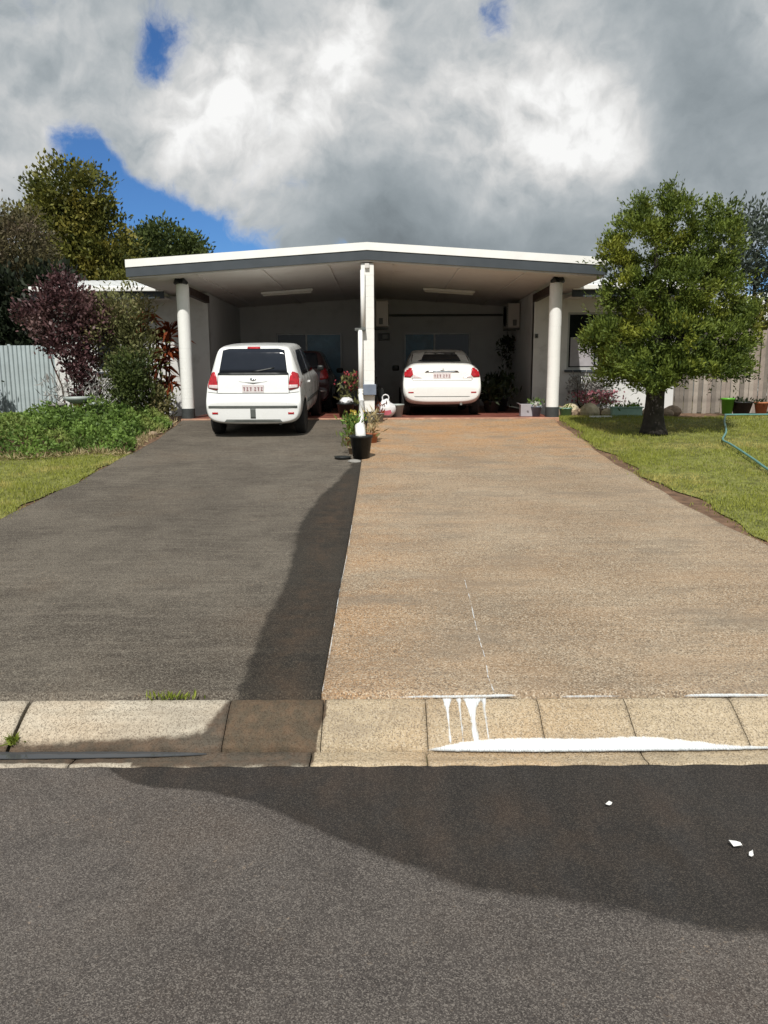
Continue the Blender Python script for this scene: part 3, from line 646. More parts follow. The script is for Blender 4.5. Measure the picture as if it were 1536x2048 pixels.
# low roofs of the wings
def wing(x0, x1):
    bm = bmesh.new(); n = int((x1 - x0) / .1); Y = [(16.50, 3.55), (19.2, 4.0), (23.5, 3.5)]
    for (ya, za), (yb, zb) in zip(Y, Y[1:]):
        for i in range(n):
            xa, xb = x0 + (x1 - x0) * i / n, x0 + (x1 - x0) * (i + 1) / n; rib = .03 if i % 2 else 0
            bm.faces.new([bm.verts.new(p) for p in ((xa, ya, za + rib), (xb, ya, za + rib), (xb, yb, zb + rib), (xa, yb, zb + rib))])
    g = bmesh.ops.extrude_face_region(bm, geom=bm.faces[:])
    for v in g['geom']:
        if isinstance(v, bmesh.types.BMVert): v.co.z -= .03
    bmesh.ops.recalc_face_normals(bm, faces=bm.faces[:]); hobj('wing_roof', bm, 'roof')
    hobj('gutter', mbox(((x0 + x1) / 2, 16.45, 3.525), (x1 - x0, .10, .10), .012), 'gutter')
    hobj('wing_fascia', mbox(((x0 + x1) / 2, 16.51, 3.435), (x1 - x0, .03, .20)), 'fascia')
    hobj('soffit', mbox(((x0 + x1) / 2, 16.87, 3.36), (x1 - x0, .66, .03)), 'ceiling')
wing(-7.3, RL + .12); wing(RR - .14, 6.6)
hobj('end_wall', mbox((-7.1, 20, 2.2), (.2, 5.5, 2.6)), 'wall'); hobj('end_wall', mbox((6.3, 20, 2.2), (.2, 5.5, 2.6)), 'wall')
# block columns: every block a piece of its own
BH = .19
blk = bpy.data.meshes.new('block'); b_ = mbox((0, 0, 0), (.235, .235, BH - .002), .003); b_.to_mesh(blk); b_.free(); blk.materials.append(M['block'])
drum = bpy.data.meshes.new('block'); b_ = bmesh.new(); bmesh.ops.create_cone(b_, segments=28, radius1=.119, radius2=.119, depth=BH - .002, cap_ends=True)
bmesh.ops.split_edges(b_, edges=[e for e in b_.edges if len(e.link_faces) == 2 and any(len(f.verts) > 4 for f in e.link_faces)])
for f in b_.faces: f.smooth = len(f.verts) == 4
b_.to_mesh(drum); b_.free(); drum.materials.append(M['block'])
def column(x, y, zb, zt, blk=blk):
    bm = mbox((x, y, zb + .12), (.255, .255, .24), .006) if blk is not drum else lathe(bmesh.new(), [(.13, zb), (.13, zb + .235), (.125, zb + .24)], 28, 'Z', Matrix.Translation((x, y, 0))); c = hobj('column', bm, 'dkbase')
    core = lathe(bmesh.new(), [(.1165, zb + .25), (.1165, zt - .02)], 28, 'Z', Matrix.Translation((x, y, 0))) if blk is drum else mbox((x, y, (zb + .24 + zt) / 2), (.222, .222, zt - zb - .26)); bmesh.ops.translate(core, verts=core.verts[:], vec=-H0); obj('mortar_core', core, 'block', c)
    z = zb + .24; k = 0
    while z + BH <= zt + .02:
        o = link(bpy.data.objects.new('block', blk), c); o.location = Vector((x + random.uniform(-.0015, .0015), y + random.uniform(-.0015, .0015), z + BH / 2)) - H0; z += BH; k += 1
    return c
column(XL - .0, 15.10, SLAB - .05, zr(XL) - .37, drum); column(XR, 15.10, SLAB - .05, zr(XR) - .37, drum)
column(-.285, 14.68, .83, zr(XC) - .32)
for x in (XL, XR):
    hobj('beam', mbox((x, 16.12, 3.375), (.10, 2.1, .15), .005), 'brown')
hobj('ridge_beam', mbox((XC, 17.6, 3.70), (.08, 6.2, .08), .005), 'ceiling')
# floodlights on the column tops
def flood(x, lab):
    t = thing('floodlight', lab, 'floodlight', (x, 14.98, 3.50)); obj('bracket', mbox((0, .05, 0), (.10, .06, .10), .01), 'plastic_black', t)
    for s in (-1, 1):
        bm = bmesh.new(); lathe(bm, [(.03, .04), (.045, -.02), (.055, -.09), (.05, -.095), (.01, -.06)], 12, 'Y', Matrix.Translation((s * .09, 0, -.02)) @ Matrix.Rotation(R(-25), 4, 'X') @ Matrix.Rotation(R(-s * 35), 4, 'Z'))
        obj('lamp_head', bm, 'plastic_black', t, True)
flood(XL, 'twin black floodlight on top of the left carport column'); flood(XR, 'twin black floodlight on top of the right carport column')
def batten_light(x, lab):
    z = zr(x) - .335; t = thing('ceiling_light', lab, 'ceiling light', (x, 17.9, z))
    sl = math.atan2(-.28 * (1 if x > XC else -1), 4.28); t.rotation_euler = (0, -sl, 0)
    obj('casing', mbox((0, 0, 0), (1.17, .09, .05), .008), 'white', t)
    bm = bmesh.new(); lathe(bm, [(.02, -.55), (.028, -.54), (.028, .54), (.02, .55)], 12, 'X', Matrix.Translation((0, 0, -.045))); obj('tube', bm, 'tube', t, True)
batten_light(-2.16, 'long fluorescent batten light on the ceiling of the left carport bay'); batten_light(1.48, 'long fluorescent batten light on the ceiling of the right carport bay')
def ac(x, z, y, face, lab):
    t = thing('air_conditioner', lab, 'air conditioner', (x, y, z))
    obj('case', mbox((0, .38, .29), (.29, .78, .58), .02), 'ac', t)
    obj('end_panel', mbox((.0, -.018, .29), (.26, .012, .53), .004), 'ac', t)
    for k in range(11): obj('grille_bar', mbox((face * .15, .34, .08 + k * .042), (.012, .62, .010)), 'grey_trim', t)
    bm = bmesh.new(); lathe(bm, [(.24, -.012), (.24, .012), (.21, .012), (.21, -.012)], 24, 'X', Matrix.Translation((face * .155, .34, .29))); obj('fan_ring', bm, 'grey_trim', t)
    for q in (.12, .64): obj('bracket', mbox((-face * .02, q, -.02), (.34, .03, .03)), 'grey_trim', t)
    bm = bmesh.new(); box(bm, (face * -.02, -.03, .12), (.09, .03, .14), .008); obj('valve_cover', bm, 'grey_trim', t)
ac(-.0 - .03, 2.84, 17.95, 1, 'dim air conditioner unit on the dividing wall just right of the centre column'); ac(3.12, 2.86, 18.9, -1, 'beige air conditioner unit high on the right wall of the carport')
bm = tube(bmesh.new(), [(-.15, 20.97, 3.32), (3.2, 20.97, 3.32)], .03); tag(obj('conduit', bm, 'grey_trim'), 'dark conduit pipe running along the back wall of the right bay', 'conduit')
t = thing('wall_box', 'small dark box on the dividing wall below the air conditioner', 'wall box', (-.0, 18.05, 2.62)); obj('box', mbox((.02, 0, 0), (.26, .14, .16), .01), 'plastic_black', t); obj('cover', mbox((.04, -.076, .0), (.12, .01, .09), .003), 'grey_trim', t)
t = thing('wall_switch', 'small grey doorbell box on the front wall left of the right column', 'doorbell', (3.34, 17.185, 2.58)); obj('plate', mbox((0, 0, 0), (.07, .03, .09), .004), 'grey_trim', t); obj('button', mbox((0, -.018, -.01), (.03, .01, .03), .003), 'plastic_black', t)

# ------------------------------------------------------------------ cars
def sec(y, z0, w0, zm, wm, zb, wb, zt, wt):
    return (y, [(0, z0), (.7 * w0, z0), (w0, z0 + .05), (wm, zm), (wb, zb), (wb - .03, zb + .022), (wt + .01, zt - .045), (wt - .06, zt - .006), (wt * .5, zt), (0, zt + .005)])
def car_shell(secs):
    bm = bmesh.new(); rings = []
    for y, pts in secs:
        full = pts + [(-x, z) for x, z in pts[-2:0:-1]]
        rings.append([bm.verts.new((x, y, z)) for x, z in full])
    for a, b in zip(rings, rings[1:]):
        for k in range(len(a)): bm.faces.new((a[k], a[(k + 1) % len(a)], b[(k + 1) % len(a)], b[k]))
    bm.faces.new(rings[0]); bm.faces.new(rings[-1]); bmesh.ops.recalc_face_normals(bm, faces=bm.faces[:])
    me = bpy.data.meshes.new('tmp'); bm.to_mesh(me); bm.free(); o = bpy.data.objects.new('tmp', me); COL.objects.link(o)
    md = o.modifiers.new('s', 'SUBSURF'); md.levels = md.render_levels = 2
    dg = bpy.context.evaluated_depsgraph_get(); ev = o.evaluated_get(dg); out = bpy.data.meshes.new_from_object(ev)
    bpy.data.objects.remove(o); return out
def bvh_of(me):
    b = bmesh.new(); b.from_mesh(me); t = BVHTree.FromBMesh(b); b.free(); return t
def patch(name, tree, poly, direction, m, parent, off=.006, thick=.02, cuts=4, smooth=True):
    """panel traced on the shell: poly in the plane facing `direction`, laid on the car's skin and given thickness"""
    D = Vector(direction); bm = bmesh.new()
    mk = (lambda a, b: Vector((a, 0, b))) if abs(D.y) > .5 else (lambda a, b: Vector((0, a, b)))
    vs = [bm.verts.new(mk(*p)) for p in poly]; f = bm.faces.new(vs)
    bmesh.ops.triangulate(bm, faces=[f]); bmesh.ops.subdivide_edges(bm, edges=bm.edges[:], cuts=cuts, use_grid_fill=True)
    for v in bm.verts:
        o = v.co - D * 3 if abs(D.y) < .5 else v.co - D * 3
        hit, nor, _, _ = tree.ray_cast(o, D)
        if hit is None: hit, nor, _, _ = tree.find_nearest(v.co + D * (.05 if abs(D.y) > .5 else -.8))
        v.co = hit - D * off if nor.dot(D) < 0 else hit + nor * off
    g = bmesh.ops.extrude_face_region(bm, geom=bm.faces[:])
    for v in g['geom']:
        if isinstance(v, bmesh.types.BMVert): v.co += D * thick
    bmesh.ops.recalc_face_normals(bm, faces=bm.faces[:])
    return obj(name, bm, m, parent, smooth)
def mirror(poly): return [(-x, z) for x, z in poly[::-1]]
def wheel(parent, x, y, r, side):
    w = link(bpy.data.objects.new('wheel', None), parent); w.location = (x, y, r)
    bm = lathe(bmesh.new(), [(r * .62, -.085), (r * .9, -.09), (r * .985, -.07), (r, -.03), (r, .03), (r * .985, .07), (r * .9, .09), (r * .62, .085)], 28, 'X'); obj('tyre', bm, 'black', w, True)
    bm = lathe(bmesh.new(), [(r * .63, side * .03), (r * .6, side * .082), (r * .5, side * .05), (r * .16, side * .06), (.01, side * .065)], 24, 'X')
    for k in range(5):
        a = k / 5 * 6.283; box(bm, (side * .066, math.cos(a) * r * .34, math.sin(a) * r * .34), (.02, r * .42, .045), .004, Matrix.Rotation(a, 4, 'X'))
    obj('rim', bm, 'alloy', w)
def car(name, label, loc, pitch, secs, paint, wheels, wr, track):
    t = thing(name, label, 'car', loc); t.rotation_euler = (pitch, 0, 0)
    me = car_shell(secs); tree = bvh_of(me); me.materials.clear(); me.materials.append(M[paint]); me.materials.append(M['plastic_black']); me.shade_smooth()
    body = bpy.data.objects.new('body', me); COL.objects.link(body)
    bm = bmesh.new()
    for y in wheels: lathe(bm, [(wr + .045, -1.2), (wr + .045, 1.2)], 32, 'X', Matrix.Translation((0, y, wr)))
    cm = bpy.data.meshes.new('cut'); bm.to_mesh(cm); bm.free(); cm.materials.append(M[paint]); cm.materials.append(M['plastic_black'])
    for p in cm.polygons: p.material_index = 1
    cut = bpy.data.objects.new('cut', cm); COL.objects.link(cut)
    md = body.modifiers.new('b', 'BOOLEAN'); md.object = cut; md.operation = 'DIFFERENCE'; md.solver = 'EXACT'
    new = bpy.data.meshes.new_from_object(body.evaluated_get(bpy.context.evaluated_depsgraph_get())); body.modifiers.clear(); body.data = new; new.name = 'body'
    bpy.data.objects.remove(cut); body.parent = t
    for y in wheels:
        for s in (-1, 1): wheel(t, s * track, y, wr, s)
    return t, tree
def plate(t, tree, z, w=.37, h=.13, y=None):
    hit, _, _, _ = tree.ray_cast(Vector((0, -3, z)), Vector((0, 1, 0)))
    yy = hit.y - .012; p = obj('number_plate', mbox((0, yy, z), (w, .012, h), .004), 'plate', t)
    bm = bmesh.new(); xs = np.linspace(-w * .38, w * .38, 6) + np.array([-.01, -.01, -.01, .01, .01, .01])
    for k, x in enumerate(xs):
        bm = bmesh.new(); zz = z - .006
        if k % 2: prism(bm, [(x - .016, zz - .03), (x + .016, zz - .03), (x + .016, zz - .016), (x, zz - .016), (x + .016, zz + .03), (x - .016, zz + .03), (x - .010, zz + .016), (x - .002, zz + .016)], yy - .010, yy - .006)
        else: prism(bm, [(x - .006, zz - .03), (x + .010, zz - .03), (x + .010, zz + .014), (x + .016, zz + .014), (x + .016, zz + .03), (x - .016, zz + .03), (x - .016, zz + .018), (x - .006, zz + .018)], yy - .010, yy - .006)
        obj('plate_character', bm, 'maroon', p)
# -- hatchback
HS = [sec(0, .27, .70, .38, .765, .52, .775, .60, .735), sec(.012, .255, .715, .385, .775, .53, .785, .615, .745), sec(.05, .24, .755, .42, .81, .57, .812, .66, .765), sec(.09, .23, .77, .45, .822, .62, .82, .705, .76),
      sec(.115, .23, .77, .5, .825, .72, .81, .86, .70), sec(.15, .22, .78, .52, .825, .86, .80, 1.02, .665), sec(.25, .22, .78, .55, .828, .93, .80, 1.24, .655), sec(.33, .22, .78, .55, .83, .95, .80, 1.43, .63), sec(.36, .22, .78, .55, .83, .95, .80, 1.455, .625),
      sec(.55, .21, .78, .56, .832, .95, .805, 1.482, .62), sec(1.2, .2, .78, .56, .832, .94, .815, 1.495, .62), sec(1.9, .2, .78, .56, .832, .92, .815, 1.48, .61), sec(2.45, .2, .78, .55, .83, .90, .81, 1.36, .57),
      sec(2.95, .2, .78, .54, .825, .87, .80, 1.03, .62), sec(3.4, .2, .76, .5, .80, .78, .77, .90, .58), sec(3.68, .22, .70, .45, .74, .66, .68, .76, .5), sec(3.8, .28, .55, .42, .6, .55, .55, .62, .4)]
hb, ht = car('hatchback_car', 'white hatchback parked on the asphalt driveway at the left carport bay', (-2.19, 13.05, .69), .070, HS, 'carwhite', (.62, 3.07), .285, .735); hb.scale = (.985, 1, 1.04); hb.rotation_euler.z = -.022
gl = [(-.585, 1.045), (.585, 1.045), (.53, 1.40), (.42, 1.425), (-.42, 1.425), (-.53, 1.40)]
rw = patch('rear_window', ht, gl, (0, 1, 0), 'carglass', hb)
patch('window_seal', ht, [(-.61, 1.015), (.61, 1.015), (.60, 1.05), (-.60, 1.05)], (0, 1, 0), 'plastic_black', hb, .008)
patch('brake_light', ht, [(-.11, 1.425), (.11, 1.425), (.11, 1.455), (-.11, 1.455)], (0, 1, 0), 'red', hb, .012)
patch('wiper', ht, [(-.03, 1.07), (.02, 1.06), (.36, 1.12), (.36, 1.135)], (0, 1, 0), 'plastic_black', hb, .018)
TL = [(.60, .80), (.63, .775), (.80, .815), (.815, .975), (.785, 1.01), (.70, 1.06), (.665, 1.065), (.625, .98)]
for P in (TL, mirror(TL)):
    l = patch('tail_light', ht, P, (0, 1, 0), 'red', hb, .012, .03)
    s = 1 if P is TL else -1; Q = [(.60, .80), (.76, .815), (.76, .86), (.605, .86)]; patch('reversing_lens', ht, Q if s > 0 else mirror(Q), (0, 1, 0), 'clear', l, .018, .02)
patch('bumper_strip', ht, [(-.76, .495), (.76, .495), (.76, .535), (-.76, .535)], (0, 1, 0), 'grey_trim', hb, .006, .02, 6)
patch('tow_notch', ht, [(-.045, .33), (.045, .33), (.045, .495), (-.045, .495)], (0, 1, 0), 'grey_trim', hb, .004)
patch('bumper_lip', ht, [(-.50, .27), (.50, .27), (.46, .315), (-.46, .315)], (0, 1, 0), 'grey_trim', hb, .004)
patch('hatch_seam', ht, [(-.60, .722), (.60, .722), (.60, .732), (-.60, .732)], (0, 1, 0), 'grey_trim', hb, .003, .01)
for s in (-1, 1):
    V = [(.612, .735), (.622, .735), (.605, 1.02), (.595, 1.02)]; patch('hatch_side_seam', ht, V if s > 0 else mirror(V), (0, 1, 0), 'grey_trim', hb, .003, .01)
    V = [(.60, .725), (.80, .745), (.80, .753), (.60, .733)]; patch('bumper_seam', ht, V if s > 0 else mirror(V), (0, 1, 0), 'grey_trim', hb, .003, .01)
    V = [(.60, .40), (.70, .40), (.70, .43), (.60, .43)]; patch('reflector', ht, V if s > 0 else mirror(V), (0, 1, 0), 'red', hb, .006, .01)
patch('handle_recess', ht, [(-.24, .915), (0, .875), (.24, .915), (.15, .90), (0, .895), (-.15, .90)][:6], (0, 1, 0), 'grey_trim', hb, .006, .015, 3)
patch('emblem', ht, [(-.05, .94), (0, .925), (.05, .94), (.05, .965), (0, .98), (-.05, .965)], (0, 1, 0), 'chrome', hb, .01, .015, 2)
plate(hb, ht, .80)
SW = [[(.62, .985), (1.40, .985), (1.40, 1.385), (.86, 1.385), (.66, 1.25)], [(1.47, .985), (2.55, .975), (2.62, 1.02), (2.12, 1.375), (1.47, 1.385)]]
for P in SW:
    patch('side_window', ht, P, (-1, 0, 0), 'carglass', hb); patch('side_window', ht, P, (1, 0, 0), 'carglass', hb)
for s in (-1, 1):
    patch('side_strip', ht, [(1.0, .50), (2.7, .50), (2.7, .56), (1.0, .56)], (-s, 0, 0), 'grey_trim', hb, .012)
    patch('door_seam', ht, [(1.43, .35), (1.442, .35), (1.442, .96), (1.43, .96)], (-s, 0, 0), 'grey_trim', hb, .003, .01)
    patch('door_handle', ht, [(1.2, .82), (1.36, .82), (1.36, .85), (1.2, .85)], (-s, 0, 0), 'carwhite', hb, .03, .03)
    bm = mbox((s * .92, 2.42, 1.0), (.13, .09, .10), .03); obj('mirror', bm, 'plastic_black', hb, True)
obj('exhaust', lathe(bmesh.new(), [(.02, .06), (.025, .06), (.025, .4), (.0, .4)], 12, 'Y', Matrix.Translation((.45, 0, .24))), 'grey_trim', hb)
obj('underbody', mbox((0, 1.9, .26), (1.36, 3.2, .12), .03), 'black', hb)
# -- sedan
SS = [sec(0, .31, .66, .42, .745, .53, .755, .61, .70), sec(.015, .29, .685, .425, .765, .55, .772, .635, .72), sec(.06, .27, .735, .45, .812, .60, .812, .69, .755), sec(.10, .26, .75, .46, .822, .64, .82, .74, .765),
      sec(.125, .25, .76, .5, .825, .76, .815, .93, .70), sec(.16, .24, .77, .52, .83, .90, .80, 1.04, .665), sec(.28, .23, .78, .55, .835, .96, .79, 1.095, .66), sec(.55, .22, .78, .56, .838, .97, .79, 1.12, .655),
      sec(.68, .21, .78, .56, .84, .97, .79, 1.15, .66), sec(1.0, .21, .78, .56, .84, .96, .80, 1.32, .63), sec(1.35, .2, .78, .56, .84, .95, .80, 1.41, .60), sec(1.95, .2, .78, .56, .84, .93, .81, 1.44, .60), sec(2.45, .2, .78, .56, .84, .92, .81, 1.41, .59),
      sec(2.95, .2, .78, .55, .835, .90, .805, 1.24, .58), sec(3.25, .2, .78, .54, .83, .87, .80, 1.04, .62), sec(3.7, .2, .76, .5, .80, .78, .77, .92, .58), sec(4.0, .22, .70, .45, .74, .66, .68, .78, .5), sec(4.15, .28, .55, .42, .6, .55, .55, .62, .4)]
sb, st = car('sedan_car', 'ivory white sedan parked nose in inside the right carport bay', (1.175, 15.55, SLAB), .0, SS, 'carcream', (.72, 3.25), .29, .745)
patch('rear_window', st, [(-.63, 1.135), (.63, 1.135), (.60, 1.30), (.55, 1.395), (-.55, 1.395), (-.60, 1.30)], (0, 1, 0), 'carglass', sb)
T2 = [(.605, .86), (.66, .80), (.79, .81), (.80, .95), (.765, 1.0), (.635, 1.0)]
for P in (T2, mirror(T2)): patch('tail_light', st, P, (0, 1, 0), 'red', sb, .012, .03)
R2 = [(.43, .79), (.64, .79), (.59, .86), (.52, .83)]
for P in (R2, mirror(R2)): patch('reversing_light', st, P, (0, 1, 0), 'clear', sb, .01, .02)
patch('boot_garnish', st, [(-.36, .905), (.36, .905), (.32, .94), (-.32, .94)], (0, 1, 0), 'chrome', sb, .012, .02)
patch('emblem', st, [(-.045, .955), (0, .94), (.045, .955), (.045, .98), (0, .995), (-.045, .98)], (0, 1, 0), 'chrome', sb, .014, .02, 2)
patch('boot_seam', st, [(-.62, .735), (.62, .735), (.62, .745), (-.62, .745)], (0, 1, 0), 'grey_trim', sb, .003, .01)
for s in (-1, 1):
    V = [(.625, .74), (.634, .74), (.622, 1.03), (.613, 1.03)]; patch('boot_side_seam', st, V if s > 0 else mirror(V), (0, 1, 0), 'grey_trim', sb, .003, .01)
    V = [(.60, .48), (.71, .48), (.71, .505), (.60, .505)]; patch('reflector', st, V if s > 0 else mirror(V), (0, 1, 0), 'red', sb, .006, .01)
patch('bumper_seam', st, [(-.74, .40), (.74, .40), (.74, .412), (-.74, .412)], (0, 1, 0), 'grey_trim', sb, .003, .01, 6)
plate(sb, st, .835)
for P in ([(1.0, 1.0), (1.75, 1.0), (1.75, 1.395), (1.45, 1.395), (1.15, 1.25)], [(1.82, 1.0), (2.8, .99), (2.95, 1.03), (2.5, 1.385), (1.82, 1.40)]):
    patch('side_window', st, P, (-1, 0, 0), 'carglass', sb); patch('side_window', st, P, (1, 0, 0), 'carglass', sb)
for s in (-1, 1): obj('mirror', mbox((s * .93, 2.75, 1.03), (.17, .09, .13), .03), 'plastic_black' if s < 0 else 'carcream', sb, True)
obj('exhaust', lathe(bmesh.new(), [(.02, .06), (.028, .06), (.028, .4), (.0, .4)], 12, 'Y', Matrix.Translation((.40, 0, .25))), 'chrome', sb)
obj('underbody', mbox((0, 2.1, .26), (1.36, 3.5, .12), .03), 'black', sb)

sb.scale = (.955, .97, .955)
# -- dark car further inside the left bay
DS = [(y * .96, [(x, z * .93) for x, z in pts]) for y, pts in HS]
db, dt = car('small_car', 'dark maroon car parked deeper in the left bay, mostly hidden behind the white hatchback', (-2.02, 17.27, SLAB), .0, DS, 'carmaroon', (.62, 2.95), .28, .735)
patch('rear_window', dt, [(x, z * .93) for x, z in gl], (0, 1, 0), 'carglass', db)
for P in (TL, mirror(TL)): patch('tail_light', dt, [(x, z * .93) for x, z in P], (0, 1, 0), 'red', db, .012, .03)
patch('bumper_strip', dt, [(-.76, .46), (.76, .46), (.76, .50), (-.76, .50)], (0, 1, 0), 'chrome', db, .006, .02, 6)
plate(db, dt, .75)
for P in SW:
    Q = [(y * .96, z * .93) for y, z in P]; patch('side_window', dt, Q, (-1, 0, 0), 'carglass', db); patch('side_window', dt, Q, (1, 0, 0), 'carglass', db)
for s in (-1, 1): obj('mirror', mbox((s * .93, 2.3, .95), (.16, .09, .12), .03), 'plastic_black', db, True)
obj('underbody', mbox((0, 1.8, .25), (1.36, 3.0, .12), .03), 'black', db)

# ------------------------------------------------------------------ pots and bits in the carport
def pot(name, label, cat, loc, r, h, m, leaf=None, lsize=(.12, .04), n=120, spread=.2, lh=.35, group=None, up=1.2, flower=None):
    t = thing(name, label, cat, loc, random.uniform(0, 3), group)
    bm = lathe(bmesh.new(), [(r * .72, 0), (r, h * .88), (r * 1.08, h * .89), (r * 1.08, h), (r * .92, h), (r * .88, h * .85), (.01, h * .85)], 20); obj('pot', bm, m, t, True)
    if leaf:
        c = np.stack([RNG.normal(0, spread * .5, n), RNG.normal(0, spread * .5, n), h * .8 + RNG.uniform(0, lh, n) ** 1.0], -1); leaves('foliage', c, leaf, t, lsize, up=up)
        if flower:
            k = n // 2; c = np.stack([RNG.normal(0, spread * .5, k), RNG.normal(0, spread * .5, k), h * .85 + lh * RNG.uniform(.5, 1.1, k)], -1); leaves('flowers', c, flower, t, (.05, .04), up=.8)
    return t
F = SLAB
pot('potted_plant', 'olive leafed potted plant with red blooms left of the centre column', 'potted plant', (-.62, 15.6, F), .15, .24, 'plastic_black', 'leaf_olive', (.13, .045), 200, .26, .62, flower='flower_red')
pot('bucket', 'black tub with white washing items left of the centre column', 'tub', (-.74, 15.25, F), .17, .28, 'plastic_black')
bm = bmesh.new(); bmesh.ops.create_icosphere(bm, subdivisions=3, radius=.13, matrix=Matrix.Diagonal((1, 1, .6, 1)))
for v in bm.verts: v.co += Vector((random.uniform(-1, 1), random.uniform(-1, 1), random.uniform(-1, 1))) * .014
o = obj('white_cloth', bm, 'bag', None, True); o.location = (-.73, 15.25, F + .31); tag(o, 'crumpled white cloth lying in the black tub', 'cloth')
pot('bucket', 'pale grey bucket standing left of the ivory sedan', 'bucket', (.27, 15.35, F), .13, .25, 'palegrey')
def bag(loc, s, label):
    t = thing('plastic_bag', label, 'bag', loc); bm = bmesh.new(); bmesh.ops.create_icosphere(bm, subdivisions=3, radius=.2, matrix=Matrix.Translation((0, 0, .17)) @ Matrix.Diagonal((s[0], s[1], s[2], 1)))
    for v in bm.verts:
        a = math.sin(v.co.x * 31 + v.co.z * 17) * math.sin(v.co.y * 27 + 2); v.co += v.co.normalized() * .015 * a; v.co.z = max(.0, v.co.z)
        if v.co.z > .26: v.co.x *= .6; v.co.y *= .6
    obj('bag_body', bm, 'bag', t, True)
    obj('print_patch', prism(bmesh.new(), [(-.11, .06), (.06, .05), (.12, .09), (.10, .15), (-.03, .13), (-.10, .15)], -.205 * s[1], -.150 * s[1]), 'bagred', t)
    bm = tube(bmesh.new(), smooth_path([(-.05, 0, .30), (-.06, 0, .40), (0, 0, .44), (.06, 0, .40), (.05, 0, .30)], 4), .012, 6); obj('handle', bm, 'bag', t)
bag((.04, 15.14, F), (1.0, .85, .95), 'white plastic shopping bag with red print right of the centre column')
t = thing('umbrella', 'dark folded umbrella leaning behind the white shopping bag', 'umbrella', (.05, 15.5, F))
obj('canopy', lathe(bmesh.new(), [(.01, .05), (.05, .12), (.085, .55), (.02, .62)], 10, 'Z', Matrix.Rotation(R(-14), 4, 'Y') @ Matrix.Translation((0, 0, 0))), 'plastic_black', t)
obj('shaft', tube(bmesh.new(), [(0, 0, 0), (-.19, 0, .78)], .012), 'plastic_black', t)
# right side of the right bay
pot('potted_plant', 'tall dark potted plant by the right wall of the carport', 'potted plant', (2.62, 17.6, F), .2, .32, 'plastic_black', 'leaf_dark', (.22, .06), 260, .34, .5)
pot('potted_plant', 'low dark potted plant in front of the taller one by the right carport wall', 'potted plant', (2.35, 16.9, F), .18, .26, 'plastic_black', 'leaf_dark', (.2, .06), 200, .32, .35)
t = thing('hanging_plant', 'dark trailing plant hanging on the right wall of the carport', 'hanging plant', (3.08, 19.6, 2.6))
obj('basket', lathe(bmesh.new(), [(.05, -.1), (.13, 0), (.14, .02), (.01, .0)], 14), 'plastic_black', t)
obj('hanger', tube(bmesh.new(), [(0, 0, 0), (.0, .0, .3), (.18, 0, .3)], .01, 6), 'plastic_black', t)
n = 260; c = np.stack([RNG.normal(0, .10, n), RNG.normal(0, .1, n), .08 - RNG.exponential(.33, n)], -1); leaves('foliage', c, 'leaf_dark', t, (.13, .045), up=-.5)
t = thing('cardboard_carton', 'mauve grey carton on the floor left of the bright green pot', 'carton', (2.82, 15.35, F)); obj('carton', mbox((0, 0, .12), (.24, .2, .24), .006), 'mauve', t); obj('flap', mbox((-.13, 0, .235), (.10, .19, .006), 0, Matrix.Rotation(R(30), 4, 'Y')), 'mauve', t)
pot('flower_pot', 'blue grey pot with white flowers beside the carton', 'flower pot', (3.0, 15.25, F), .10, .2, 'bluegrey', 'flower_white', (.05, .035), 60, .14, .1)
pot('flower_pot', 'bright green plastic pot standing left of the right column', 'flower pot', (3.02 + .2, 15.45 - .12, F) if False else (2.98, 15.02 + .13, F) if False else (3.06 + .0, 15.62, F), .11, .24, 'green_pot', 'leaf_cover', (.09, .03), 60, .16, .12)

# ------------------------------------------------------------------ the median: downpipe, pot, plants
d = thing('downpipe', 'white plastic downpipe on the centre column sloping down to the drain pot', 'pipe', (-.37, 14.50, .86))
bm = tube(bmesh.new(), [(0, -.02, 2.76), (0, -.02, 1.72)], .042, 12); obj('upper_pipe', bm, 'pvc', d, True)
bm = tube(bmesh.new(), [(-.05, -.05, 1.70), (-.05, -.05, .62)], .042, 12); obj('lower_pipe', bm, 'pvc', d, True)
bm = tube(bmesh.new(), smooth_path([(-.05, -.05, .63), (-.05, -.09, .50), (-.03, -.30, .40)], 5), .048, 12); obj('elbow', bm, 'pvc', d, True)
bm = tube(bmesh.new(), [(-.03, -.28, .405), (.02, -2.75, -.10)], .046, 12); obj('outlet_pipe', bm, 'pvc', d, True)
obj('clip', mbox((-.05, -.02, 1.71), (.20, .12, .05), .008), 'grey_trim', d)
obj('strap', mbox((.085, .12, .62), (.30, .30, .20), .01), 'bluegrey', d)
t = thing('drain_pot', 'black plastic pot catching the white drain pipe at the head of the median', 'pot', (-.33, 11.25, float(gh(11.25)) + .0))
obj('pot', lathe(bmesh.new(), [(.115, 0), (.16, .31), (.172, .31), (.172, .35), (.15, .35), (.14, .30), (.01, .30)], 24), 'plastic_black', t, True)
obj('pipe_stub', tube(bmesh.new(), [(-.02, .18, .47), (0, .0, .30)], .075, 14), 'pvc', t, True)
t = thing('drip_tray', 'flat black tray lying on the asphalt left of the drain pot', 'tray', (-.60, 11.2, float(gh(11.2)) + .012)); obj('tray', lathe(bmesh.new(), [(.10, 0), (.13, .035), (.12, .035), (.09, .012), (.01, .012)], 18), 'plastic_black', t, True)
t = thing('stone', 'pale flat stone beside the foot of the drain pot', 'stone', (-.42, 10.95, float(gh(10.95))))
